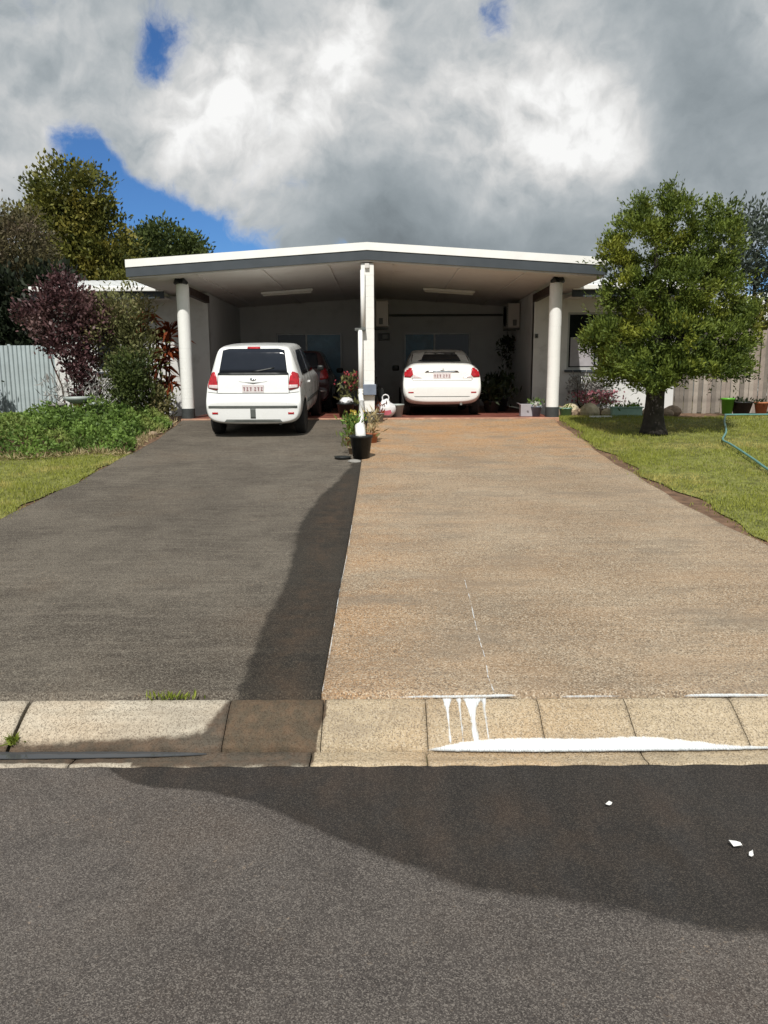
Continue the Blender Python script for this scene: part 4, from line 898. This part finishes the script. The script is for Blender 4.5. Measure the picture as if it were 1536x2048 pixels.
def rock_bm(r, sq=(1, 1, .6)):
    bm = bmesh.new(); bmesh.ops.create_icosphere(bm, subdivisions=2, radius=r)
    o = [Vector((random.uniform(-1, 1), random.uniform(-1, 1), random.uniform(-1, 1))).normalized() for _ in range(7)]; k = [random.uniform(.62, .95) * r for _ in o]
    for v in bm.verts:
        for n_, q in zip(o, k):
            e = v.co.dot(n_) - q
            if e > 0: v.co -= n_ * e * .85
        v.co = Vector((v.co.x * sq[0], v.co.y * sq[1], max(-.02, v.co.z * sq[2] + r * sq[2] * .6)))
    return bm
obj('stone_body', rock_bm(.09, (1.1, .8, .35)), 'rock_grey', t)
pot('flower_pot', 'yellow pot with yellow flowers on the median against the white outlet pipe', 'flower pot', (-.50, 13.3, .70), .15, .27, 'yellow', 'leaf_cover', (.09, .03), 70, .2, .18, flower='flower_yellow')
pot('potted_plant', 'small green plant in a pot left of the outlet pipe', 'potted plant', (-.52, 12.35, .615), .10, .15, 'terracotta', 'leaf_cover', (.12, .035), 130, .16, .34)
pot('potted_plant', 'brown dried plant in a terracotta pot right of the outlet pipe', 'potted plant', (-.19, 12.6, .64), .10, .17, 'terracotta', 'straw', (.14, .02), 130, .14, .36)
pot('potted_plant', 'olive plant in a small brown pot just behind the black drain pot', 'potted plant', (-.46, 11.6, .55), .08, .12, 'rock_tan', 'leaf_olive', (.10, .03), 90, .2, .2)
pot('flower_pot', 'small grey pot close against the right side of the centre column', 'flower pot', (-.08, 14.72, .87), .09, .17, 'rock_grey', 'leaf_red', (.10, .03), 50, .15, .2)

# ------------------------------------------------------------------ plants and trees
def tree_limbs(t, base, tops, r0, m='bark', wob=.08):
    bm = bmesh.new()
    for (sx, sy, sz, r1), tip, r2 in tops:
        a, b = Vector((sx, sy, sz)), Vector(tip); n = 6; pts = []
        for k in range(n + 1):
            f = k / n; p = a.lerp(b, f); p += Vector((random.uniform(-1, 1), random.uniform(-1, 1), 0)) * wob * math.sin(f * 3.14); pts.append(p)
        tube(bm, pts, [r1 + (r2 - r1) * k / n for k in range(n + 1)], 9)
    return obj('trunk', bm, m, t, True)
# front right tree
T0 = Vector((4.75, 13.6, .78))
t = thing('tree', 'leafy green bottlebrush tree with a thick dark trunk on the right front lawn', 'tree', T0)
bm = bmesh.new(); tube(bm, [(0, 0, -.1), (0, .02, .06), (-.01, 0, .25), (.0, .0, .6), (.0, .02, .9)], [.26, .20, .168, .155, .18], 14)
tops = []
for sx, tip in ((-.06, (-.6, .1, 2.6)), (.05, (.85, .0, 2.9)), (-.03, (-.25, -.4, 3.1)), (.04, (.35, .4, 3.1)), (-.08, (-.75, -.2, 1.5)), (.08, (1.1, .1, 1.5)), (0, (.5, -.9, 1.6)), (0, (-.4, .9, 1.9))):
    a = Vector((sx, 0, .75)); b = Vector(tip); pts = [a.lerp(b, k / 6) + Vector((random.uniform(-.06, .06), random.uniform(-.06, .06), 0)) * (k > 0) for k in range(7)]; tube(bm, pts, [.11 - .015 * k for k in range(7)], 8)
obj('trunk', bm, 'bark', t, True)
lob = [(-.40, 0, 3.15, .52, .7, .48), (.15, 0, 3.45, .34, .6, .40), (.95, 0, 3.12, .42, .6, .50), (.5, .1, 2.95, .35, .6, .35), (-.50, 0, 2.35, .46, .7, .36), (.22, -.25, 2.42, .55, .8, .42), (.95, 0, 2.32, .42, .7, .40), (-.74, -.1, 1.6, .50, .7, .34), (.12, -.35, 1.62, .70, .9, .38),
       (1.0, -.1, 1.5, .50, .8, .38), (1.48, 0, 1.78, .27, .5, .38), (-.45, 0, 1.14, .46, .6, .22), (.35, 0, 1.08, .55, .6, .22), (1.0, 0, 1.12, .45, .6, .20), (-.42, 0, 3.72, .25, .3, .22), (.05, 0, 3.92, .15, .2, .20), (.92, 0, 3.66, .25, .3, .18), (-.92, 0, 2.95, .24, .4, .18), (-1.05, 0, 1.5, .26, .4, .2), (0, .3, 2.0, .8, .7, .5)]
lob += [(-.75, -.15, .98, .34, .45, .20), (1.25, -.1, 1.1, .32, .5, .22), (-.2, -.55, .86, .40, .35, .16), (-.1, -.75, 1.05, .75, .4, .22), (.75, -.6, 1.1, .5, .4, .2), (-.7, -.5, 1.15, .4, .4, .22)]
crown('crown', lob, 900, 92, .064, 'leaf_main', t, (.070, .027), up=.35, shell=.58)
# sprigs standing out of the crown
C, D = in_lobes(lob, 300, 1.0); P, A_ = [], []
for c, dd in zip(C, D):
    dd = dd + np.array([0, 0, .6]); dd /= np.linalg.norm(dd); L = RNG.uniform(.12, .34)
    for k in range(16): P.append(c + dd * L * k / 15 + RNG.normal(0, .014, 3)); A_.append(dd)
leaves('sprigs', np.array(P), 'leaf_main', t, (.07, .022), axis=np.array(A_) * .8)
def tree(label, loc, lobes, clumps, per, cr, m, size, trunk, group=None, r=.25, shell=.5, name='tree', tm='bark'):
    t = thing(name, label, 'tree', loc, 0, group); bm = bmesh.new()
    for tip in trunk:
        pts = [Vector(tip) * (k / 6) + Vector((random.uniform(-.1, .1), random.uniform(-.1, .1), 0)) * (0 < k) * r * 2 for k in range(7)]; pts[0].z = -.2; tube(bm, pts, [r * (1 - .12 * k) for k in range(7)], 8)
    obj('trunk', bm, tm, t, True); crown('crown', lobes, clumps, per, cr, m, t, size, shell=shell); return t
G1 = 'trees behind the left of the house'
tree('tall dense rounded tree with yellow green leaves rising behind the house at the left', (-11.4, 30, .9),
     [(0, 0, 7.4, 1.45, 1.6, 1.35), (-.6, 0, 6.3, 1.6, 1.8, 1.3), (.7, 0, 5.8, 1.5, 1.7, 1.5), (0, 0, 4.4, 2.1, 2.2, 1.7), (1.2, -.3, 3.6, 1.4, 1.6, 1.5), (-1.2, 0, 3.6, 1.5, 1.6, 1.5), (0, 0, 2.6, 2.3, 2.3, 1.4)], 1000, 60, .20, 'leaf_far', (.16, .09), [(0, 0, 6.5), (1, 0, 5), (-1, 0, 5)], G1, .35)
tree('low dark green tree showing above the left end of the carport roof', (-9.0, 34, .9),
     [(0, 0, 5.9, 1.5, 1.6, 1.35), (-1.1, 0, 5.6, 1.2, 1.4, 1.4), (1.0, 0, 5.2, 1.1, 1.4, 1.2), (0, 0, 3.8, 2.6, 2, 1.6)], 700, 55, .20, 'leaf_far2', (.17, .09), [(0, 0, 5), (1, 0, 4.2), (-1, 0, 4.5)], G1, .3)
tree('dull brownish green tree at the left edge behind the fence', (-11.2, 24, .9),
     [(0, 0, 4.7, 1.3, 1.4, 1.1), (-1.5, 0, 4.8, 1.5, 1.4, 1.4), (.5, 0, 3.6, 1.3, 1.3, 1.1), (-1, 0, 3.2, 1.8, 1.5, 1.2)], 620, 45, .18, 'leaf_brown', (.13, .055), [(0, 0, 4.5), (-1, 0, 4)], G1, .25)
tree('grey green open tree behind the paling fence at the right edge', (11.2, 24, .9),
     [(0, 0, 4.6, 1.0, 1, .9), (-.8, 0, 3.9, .8, .9, .7), (.9, 0, 3.6, 1.0, 1, .9), (-.2, 0, 5.4, .6, .6, .4), (-1.3, 0, 4.7, .5, .5, .4)], 210, 26, .17, 'leaf_blue', (.16, .06), [(0, 0, 4.5), (-.9, 0, 4), (.9, 0, 4)], None, .14, .4)
# hedge behind the metal fence
t = thing('hedge', 'very dark dense hedge standing behind the pale metal fence', 'hedge', (-10, 20, .9)); crown('foliage', [(x, 0, z, .9, .6, .8) for x in (-2.6, -1.5, -.4, .7, 1.8) for z in (.8, 1.8, 2.7)], 700, 26, .16, 'leaf_hedge', t, (.2, .1))
obj('stem', tube(bmesh.new(), [(0, 0, -.1), (0, 0, 2.5)], .08), 'stem', t)
t = thing('shrub', 'dark round shrub in front of the metal fence at the left edge', 'shrub', (-8.95, 16.9, .9)); crown('foliage', [(0, 0, .85, .42, .4, .6), (-.2, 0, .4, .4, .4, .4)], 130, 26, .10, 'leaf_hedge', t, (.12, .06)); obj('stem', tube(bmesh.new(), [(0, 0, -.1), (0, 0, .7)], .04), 'stem', t)
def shrub(label, loc, lobes, clumps, per, cr, m, size, stems, up=.3, shell=.35, name='shrub', r=.022):
    t = thing(name, label, 'shrub', loc); bm = bmesh.new()
    for tip in stems:
        b = Vector((tip[0] * .08, tip[1] * .08, -.1)); e = Vector(tip); pts = [b.lerp(e, k / 5) + Vector((random.uniform(-.04, .04), random.uniform(-.04, .04), 0)) * (k > 0) for k in range(6)]; tube(bm, pts, [r * (1 - .13 * k) for k in range(6)], 6)
    obj('stem', bm, 'stem', t); crown('foliage', lobes, clumps, per, cr, m, t, size, up, shell); return t
gz = .88
shrub('purple leafed plum shrub between the metal fence and the house', (-5.98, 15.0, gz),
      [(.05, 0, 2.25, .58, .5, .40), (-.55, 0, 1.98, .36, .4, .32), (.5, 0, 1.9, .36, .4, .42), (0, 0, 1.55, .52, .5, .36), (.25, 0, 1.05, .36, .4, .30), (-.12, 0, 2.62, .26, .3, .18), (.3, 0, .62, .22, .25, .22)], 400, 22, .085, 'leaf_purple', (.08, .046),
      [(-.5, 0, 1.9), (0, .1, 2.4), (.4, 0, 1.8), (.2, -.2, 1.2), (-.2, .2, 1.6), (.35, 0, .7)])
shrub('olive green arching shrub between the purple shrub and the red leafed plant', (-4.98, 15.15, gz),
      [(0, 0, 2.1, .55, .5, .45), (-.3, 0, 1.75, .4, .45, .45), (.25, 0, 1.5, .45, .45, .45), (0, 0, 1.05, .5, .45, .45), (.3, 0, .55, .55, .5, .4), (.6, 0, .35, .35, .4, .3)], 330, 22, .10, 'leaf_olive', (.09, .036),
      [(-.3, 0, 1.9), (.1, .1, 2.2), (.3, 0, 1.5), (.1, -.2, 1.2)], .4)
shrub('round dark green bush low in front of the olive shrub', (-4.75, 14.7, gz), [(0, 0, .95, .42, .38, .42), (0, 0, .5, .4, .38, .4)], 130, 26, .08, 'leaf_far2', (.075, .036), [(0, 0, .9), (.1, 0, .7)])
# red cordyline
t = thing('cordyline', 'red and copper leafed cordyline right beside the left carport column', 'shrub', (-4.38, 15.5, gz))
bm = bmesh.new(); P, A_ = [], []
for hx, hy, hh in ((-.25, 0, 2.0), (-.08, .1, 1.65), (.1, 0, 1.4), (.0, -.1, 1.15), (.18, .05, 1.75), (.12, 0, .75)):
    tube(bm, [(hx * .3, hy * .3, -.1), (hx * .7, hy, hh * .5), (hx, hy, hh)], [.022, .018, .014], 6)
    for k in range(34):
        a = random.uniform(0, 6.28); e = random.uniform(-.5, 1.1); P.append((hx, hy, hh - .15 + random.uniform(0, .2))); A_.append((math.cos(a) * math.cos(e) * 2, math.sin(a) * math.cos(e) * 2, math.sin(e) * 2))
obj('stem', bm, 'stem', t); leaves('foliage', np.array(P), 'leaf_red', t, (.40, .085), axis=np.array(A_), droop=.35)
# ground cover bed
n = 46000
xb = RNG.uniform(-9.2, -3.93, n); yb = 11.4 + RNG.uniform(0, 1, n) * np.clip(5.8 - np.maximum(0, xb + 6.2) * 1.2, 3.6, 5.8)
front = 11.45 + .22 * np.sin(xb * 2.3) + .12 * np.sin(xb * 5.1) + .6 * np.clip((xb + 4.9), 0, 1); side = np.clip((-4.05 - .12 * np.sin(yb * 3) - xb) / .55, 0, 1)
dd = np.clip((yb - front) / .7, 0, 1); hmax = .56 * np.minimum(dd, side) ** .6 * (.7 + .3 * np.sin(xb * 3.3 + yb * 2) * np.sin(yb * 2.9 + 1) + .15 * np.sin(xb * 9) * np.sin(yb * 8)); hmax *= np.clip(1.15 - (yb - 13.1 - np.clip((xb + 6.8) * .75, 0, 1.5)) / .8, .12, 1); ok = hmax > .02
xb, yb, hmax = xb[ok], yb[ok], hmax[ok]; z = gh(yb) - .02 + hmax * RNG.uniform(.45, 1.05, len(xb))
ct = .5 + .45 * np.sin(xb * 6 + np.sin(yb * 5) * 2) * np.sin(yb * 7 + 2)
o = leaves('ground_cover', np.stack([xb, yb, z], -1), 'leaf_cover', None, (.07, .036), up=.7, tint=ct); tag(o, 'low leafy green ground cover filling the left garden bed', 'ground cover', kind='stuff')
n = 2600; xb = RNG.uniform(-9, -3.95, n); yb = 11.42 + .22 * np.sin(xb * 2.3) + .6 * np.clip((xb + 4.9), 0, 1) + RNG.normal(0, .12, n)
m2 = 900; yb[:m2] = RNG.uniform(11.6, 14.8, m2); xb[:m2] = -4.0 + RNG.normal(-.06, .08, m2)
o = leaves('dry_grass', np.stack([xb, yb, gh(yb) + .0], -1), 'straw', None, (.10, .014), up=.9); tag(o, 'dry straw coloured grass along the edge of the left garden bed', 'dry grass', kind='stuff')
# pots and ornaments in the left bed
t = thing('bird_bath', 'yellow bird bath with a pale rim in the left garden bed', 'bird bath', (-5.62, 14.3, gz)); obj('pedestal', lathe(bmesh.new(), [(.12, 0), (.07, .08), (.06, .3), (.11, .36)], 16), 'yellow', t, True); obj('bowl', lathe(bmesh.new(), [(.08, .36), (.24, .45), (.25, .50), (.23, .50), (.08, .41), (.01, .41)], 20), 'palegrey', t, True)
pot('potted_plant', 'grey pot with twiggy pale foliage left of the yellow bird bath', 'potted plant', (-6.0, 14.3, gz), .16, .38, 'rock_grey', 'leaf_grey', (.16, .022), 130, .3, .5)
pot('potted_plant', 'pale pot with twiggy grey plant right of the yellow bird bath', 'potted plant', (-5.22, 14.25, gz), .16, .40, 'palegrey', 'leaf_grey', (.15, .022), 110, .28, .45)
pot('potted_plant', 'dark pot with lime green leaves behind the yellow bird bath', 'potted plant', (-5.7, 15.3, gz), .16, .5, 'plastic_black', 'leaf_lime', (.13, .05), 70, .3, .35)
t = thing('garden_stake', 'thin white stake standing in the left bed before the house wall', 'stake', (-5.18, 15.45, gz)); obj('post', mbox((0, 0, .6), (.045, .045, 1.2), .004), 'pvc', t); obj('cap', mbox((0, 0, 1.21), (.06, .06, .03), .006), 'pvc', t)
# edging stones beside the asphalt
for k, (x, y, r_, m_, lab) in enumerate([(-4.02, 14.45, .10, 'rock_grey', 'grey edging stone nearest the left carport column'), (-4.05, 13.95, .08, 'rock_cream', 'pale edging stone second from the left carport column'), (-4.03, 13.45, .10, 'rock_tan', 'brown edging stone half way along the left bed'), (-4.1, 12.9, .07, 'rock_cream', 'small pale edging stone near the front corner of the left bed'), (-6.9, 11.35, .11, 'rock_tan', 'brown stone at the front of the left bed')]):
    t = thing('edging_stone', lab, 'stone', (x, y, float(gh(y)) - .02), random.uniform(0, 6), 'edging stones of the left bed'); obj('stone_body', rock_bm(r_), m_, t)

# ------------------------------------------------------------------ fences
f = thing('metal_fence', 'pale blue grey corrugated metal fence behind the purple shrub', 'fence', (-9.0, 18, .84))
pm = bmesh.new(); prof = []
for k in range(9):
    x = k * .1; prof += [(x, 0), (x + .04, 0), (x + .055, -.035), (x + .085, -.035)]
prof.append((.9, 0)); a = [pm.verts.new((x, y, 0)) for x, y in prof]; b = [pm.verts.new((x, y, 1.62)) for x, y in prof]
for k in range(len(prof) - 1): pm.faces.new((a[k], a[k + 1], b[k + 1], b[k]))
g_ = bmesh.ops.extrude_face_region(pm, geom=pm.faces[:])
for v in g_['geom']:
    if isinstance(v, bmesh.types.BMVert): v.co.y += .004
bmesh.ops.recalc_face_normals(pm, faces=pm.faces[:]); pme = bpy.data.meshes.new('sheet'); pm.to_mesh(pme); pm.free(); pme.materials.append(M['zinc'])
for k in range(9):
    o = link(bpy.data.objects.new('sheet', pme), f); o.location = (-5.0 + k * .905, .003 * (k % 2), 0)
obj('rail', mbox((-.9, .06, 1.58), (8.2, .05, .06), .004), 'zinc', f); obj('rail', mbox((-.9, .06, .15), (8.2, .05, .06), .004), 'zinc', f)
for k in range(4): obj('post', mbox((-5 + k * 2.7, .10, .8), (.06, .06, 1.7), .004), 'zinc', f)
f = thing('paling_fence', 'weathered grey timber paling fence behind the right front tree', 'fence', (5.9, 17.6, .86))
pl = bpy.data.meshes.new('paling'); b_ = mbox((0, 0, .92), (.098, .016, 1.84), .003); b_.to_mesh(pl); b_.free(); pl.materials.append(M['paling'])
pls = [pl]
for q in range(3):
    p2 = pl.copy(); mm = M['paling'].copy(); p2.materials.clear(); p2.materials.append(mm)
    for nd in mm.node_tree.nodes:
        if nd.type == 'MIX':
            for idx in (6, 7):
                cc = nd.inputs[idx].default_value; k_ = (1.32, .70, 1.02)[q]; nd.inputs[idx].default_value = (cc[0] * k_ * (1.05 if q == 2 else 1), cc[1] * k_, cc[2] * k_, 1)
    pls.append(p2)
for k in range(66):
    o = link(bpy.data.objects.new('paling', random.choice(pls)), f); x = k * .104; o.location = (x, random.uniform(-.004, .004) - .02 * (k % 2), random.uniform(-.03, .02) + .012 * x); o.rotation_euler = (0, random.uniform(-.008, .008), 0)
for z in (.35, 1.45): obj('rail', mbox((3.4, .05, z), (6.9, .04, .09), .004), 'paling', f)
for k in range(4): obj('post', mbox((.05 + 2.25 * k, .12, .85), (.1, .1, 1.9), .006), 'paling', f)

# ------------------------------------------------------------------ rock garden in front of the right wing
rk = [(4.1, 16.3, .12, 'rock_tan', 'brown stone wedged between the two cream boulders'), (4.42, 16.25, .10, 'rock_cream', 'small cream stone in front of the pink flowers'), (4.78, 16.45, .11, 'rock_tan', 'tan stone under the second pink flower clump'), (5.4, 16.5, .10, 'rock_grey', 'small grey stone behind the terracotta pot'), (3.66, 16.2, .16, 'rock_tan', 'brown rock at the foot of the right column'), (3.95, 16.55, .20, 'rock_cream', 'cream boulder behind the mint green trough, upper left of the rockery'), (4.25, 15.95, .21, 'rock_cream', 'largest cream sandstone boulder at the front of the rockery'), (4.62, 16.0, .13, 'rock_cream', 'small cream boulder right of the largest one'),
      (3.86, 16.05, .11, 'rock_tan', 'small brown rock beside the mint pot'), (4.5, 16.6, .15, 'rock_tan', 'brown rock under the pink flowers'), (4.95, 16.3, .12, 'rock_grey', 'grey rock left of the terracotta pot'), (5.55, 16.2, .15, 'rock_cream', 'cream rock right of the terracotta pot'), (5.85, 15.95, .12, 'rock_tan', 'tan rock just right of the tree trunk'), (6.1, 16.4, .16, 'rock_tan', 'brown rock against the paling fence foot')]
for x, y, r_, m_, lab in rk:
    t = thing('rock', lab, 'rock', (x, y, .87), random.uniform(0, 6), 'rocks of the right garden bed'); obj('rock_body', rock_bm(r_ * 1.15, (1.1, .9, .8)), m_, t)
pot('flower_pot', 'mint green pot at the left of the rockery', 'flower pot', (3.72, 15.85, .88), .13, .2, 'mint', 'leaf_lime', (.06, .03), 40, .15, .08)
t = thing('trough', 'long mint green plastic trough at the front of the rockery', 'trough', (4.95, 15.85, .88)); obj('tub', mbox((0, 0, .1), (.62, .22, .2), .02), 'mint', t); obj('rim', mbox((0, 0, .205), (.66, .26, .025), .008), 'mint', t)
c = np.stack([RNG.uniform(-.26, .26, 70), RNG.normal(0, .05, 70), np.full(70, .2)], -1); leaves('foliage', c, 'leaf_cover', t, (.10, .035), up=1)
t = thing('board', 'white board lying on the grass before the large boulder', 'board', (4.3, 15.35, .905)); obj('plank', mbox((0, 0, .015), (.42, .12, .03), .004), 'pvc', t)
pot('flower_pot', 'round terracotta pot between the rocks left of the tree trunk', 'flower pot', (5.2, 16.25, .88), .14, .22, 'terracotta', 'leaf_olive', (.08, .03), 50, .16, .1)
for x, y, lab in ((4.35, 16.75, 'clump of pink flowers behind the cream boulder'), (4.75, 16.7, 'second clump of pink flowers nearer the tree trunk')):
    t = thing('flower_clump', lab, 'flowers', (x, y, .88), 0, 'pink flowers of the rockery'); n = 160; c = np.stack([RNG.normal(0, .16, n), RNG.normal(0, .1, n), RNG.uniform(.05, .42, n)], -1)
    leaves('foliage', c, 'leaf_olive', t, (.09, .03)); n = 150; c = np.stack([RNG.normal(0, .17, n), RNG.normal(-.05, .1, n), RNG.uniform(.25, .50, n)], -1); leaves('flowers', c, 'flower_pink', t, (.065, .05), up=.6)
shrub('twiggy grey shrub before the sunlit wall under the right window', (4.35, 16.95, .88), [(0, 0, .62, .32, .2, .28), (.35, 0, .55, .3, .2, .25)], 70, 18, .08, 'leaf_grey', (.09, .028), [(-.2, 0, .8), (.1, 0, .8), (.4, 0, .7), (.25, 0, .75)])
# things by the right fence
t = thing('flower_pot', 'small bright green pot at the end of the teal hose by the fence', 'pot', (7.35, 16.6, .9)); obj('pot', lathe(bmesh.new(), [(.10, 0), (.13, .3), (.145, .3), (.145, .34), (.12, .34), (.11, .3), (.01, .3)], 16), 'green_pot', t, True)
pot('potted_plant', 'wide black tub by the foot of the paling fence', 'tub', (7.7, 16.7, .9), .22, .26, 'plastic_black', 'leaf_dark', (.1, .04), 60, .3, .1)
pot('flower_pot', 'terracotta pot by the fence at the right edge', 'flower pot', (8.1, 16.65, .9), .14, .25, 'terracotta', 'leaf_dark', (.08, .03), 40, .16, .08)
# hose
pts = [(8.2, 15.25), (7.4, 15.2), (6.75, 15.18), (6.6, 14.95), (6.3, 14.3), (5.9, 13.3), (5.5, 12.5), (5.44, 12.1), (5.36, 11.6), (5.18, 10.7), (5.04, 10.05), (4.98, 9.4), (5.15, 8.8)]
P = smooth_path([(x, y, float(gh(y)) + .055) for x, y in pts], 6); o = obj('garden_hose', tube(bmesh.new(), P, .017, 8), 'hose', None, True); tag(o, 'teal garden hose snaking across the right lawn', 'hose')
# neighbour's house behind the fence at the right
t = thing('neighbour_house', 'neighbouring house with a pale roof behind the right paling fence', 'house', (14.2, 30, .9)); obj('wall', mbox((0, 0, 1.3), (6, 6, 2.6)), 'wall', t)
bm = prism(bmesh.new(), [(-3.5, 2.6), (3.5, 2.6), (3.5, 2.75), (0, 3.9), (-3.5, 2.75)], -3.4, 3.4); obj('roof', bm, 'roof', t); obj('window', mbox((-1.4, -3.02, 1.5), (1.2, .06, 1.0), .01), 'pane_dark', t)
shrub('leafy green bush between the tree and the paling fence', (8.6, 19.2, .9), [(0, 0, 1.9, .9, .7, .7), (.6, 0, 1.4, .9, .7, .7)], 200, 24, .13, 'leaf_far', (.13, .06), [(0, 0, 1.8), (.5, 0, 1.5)])
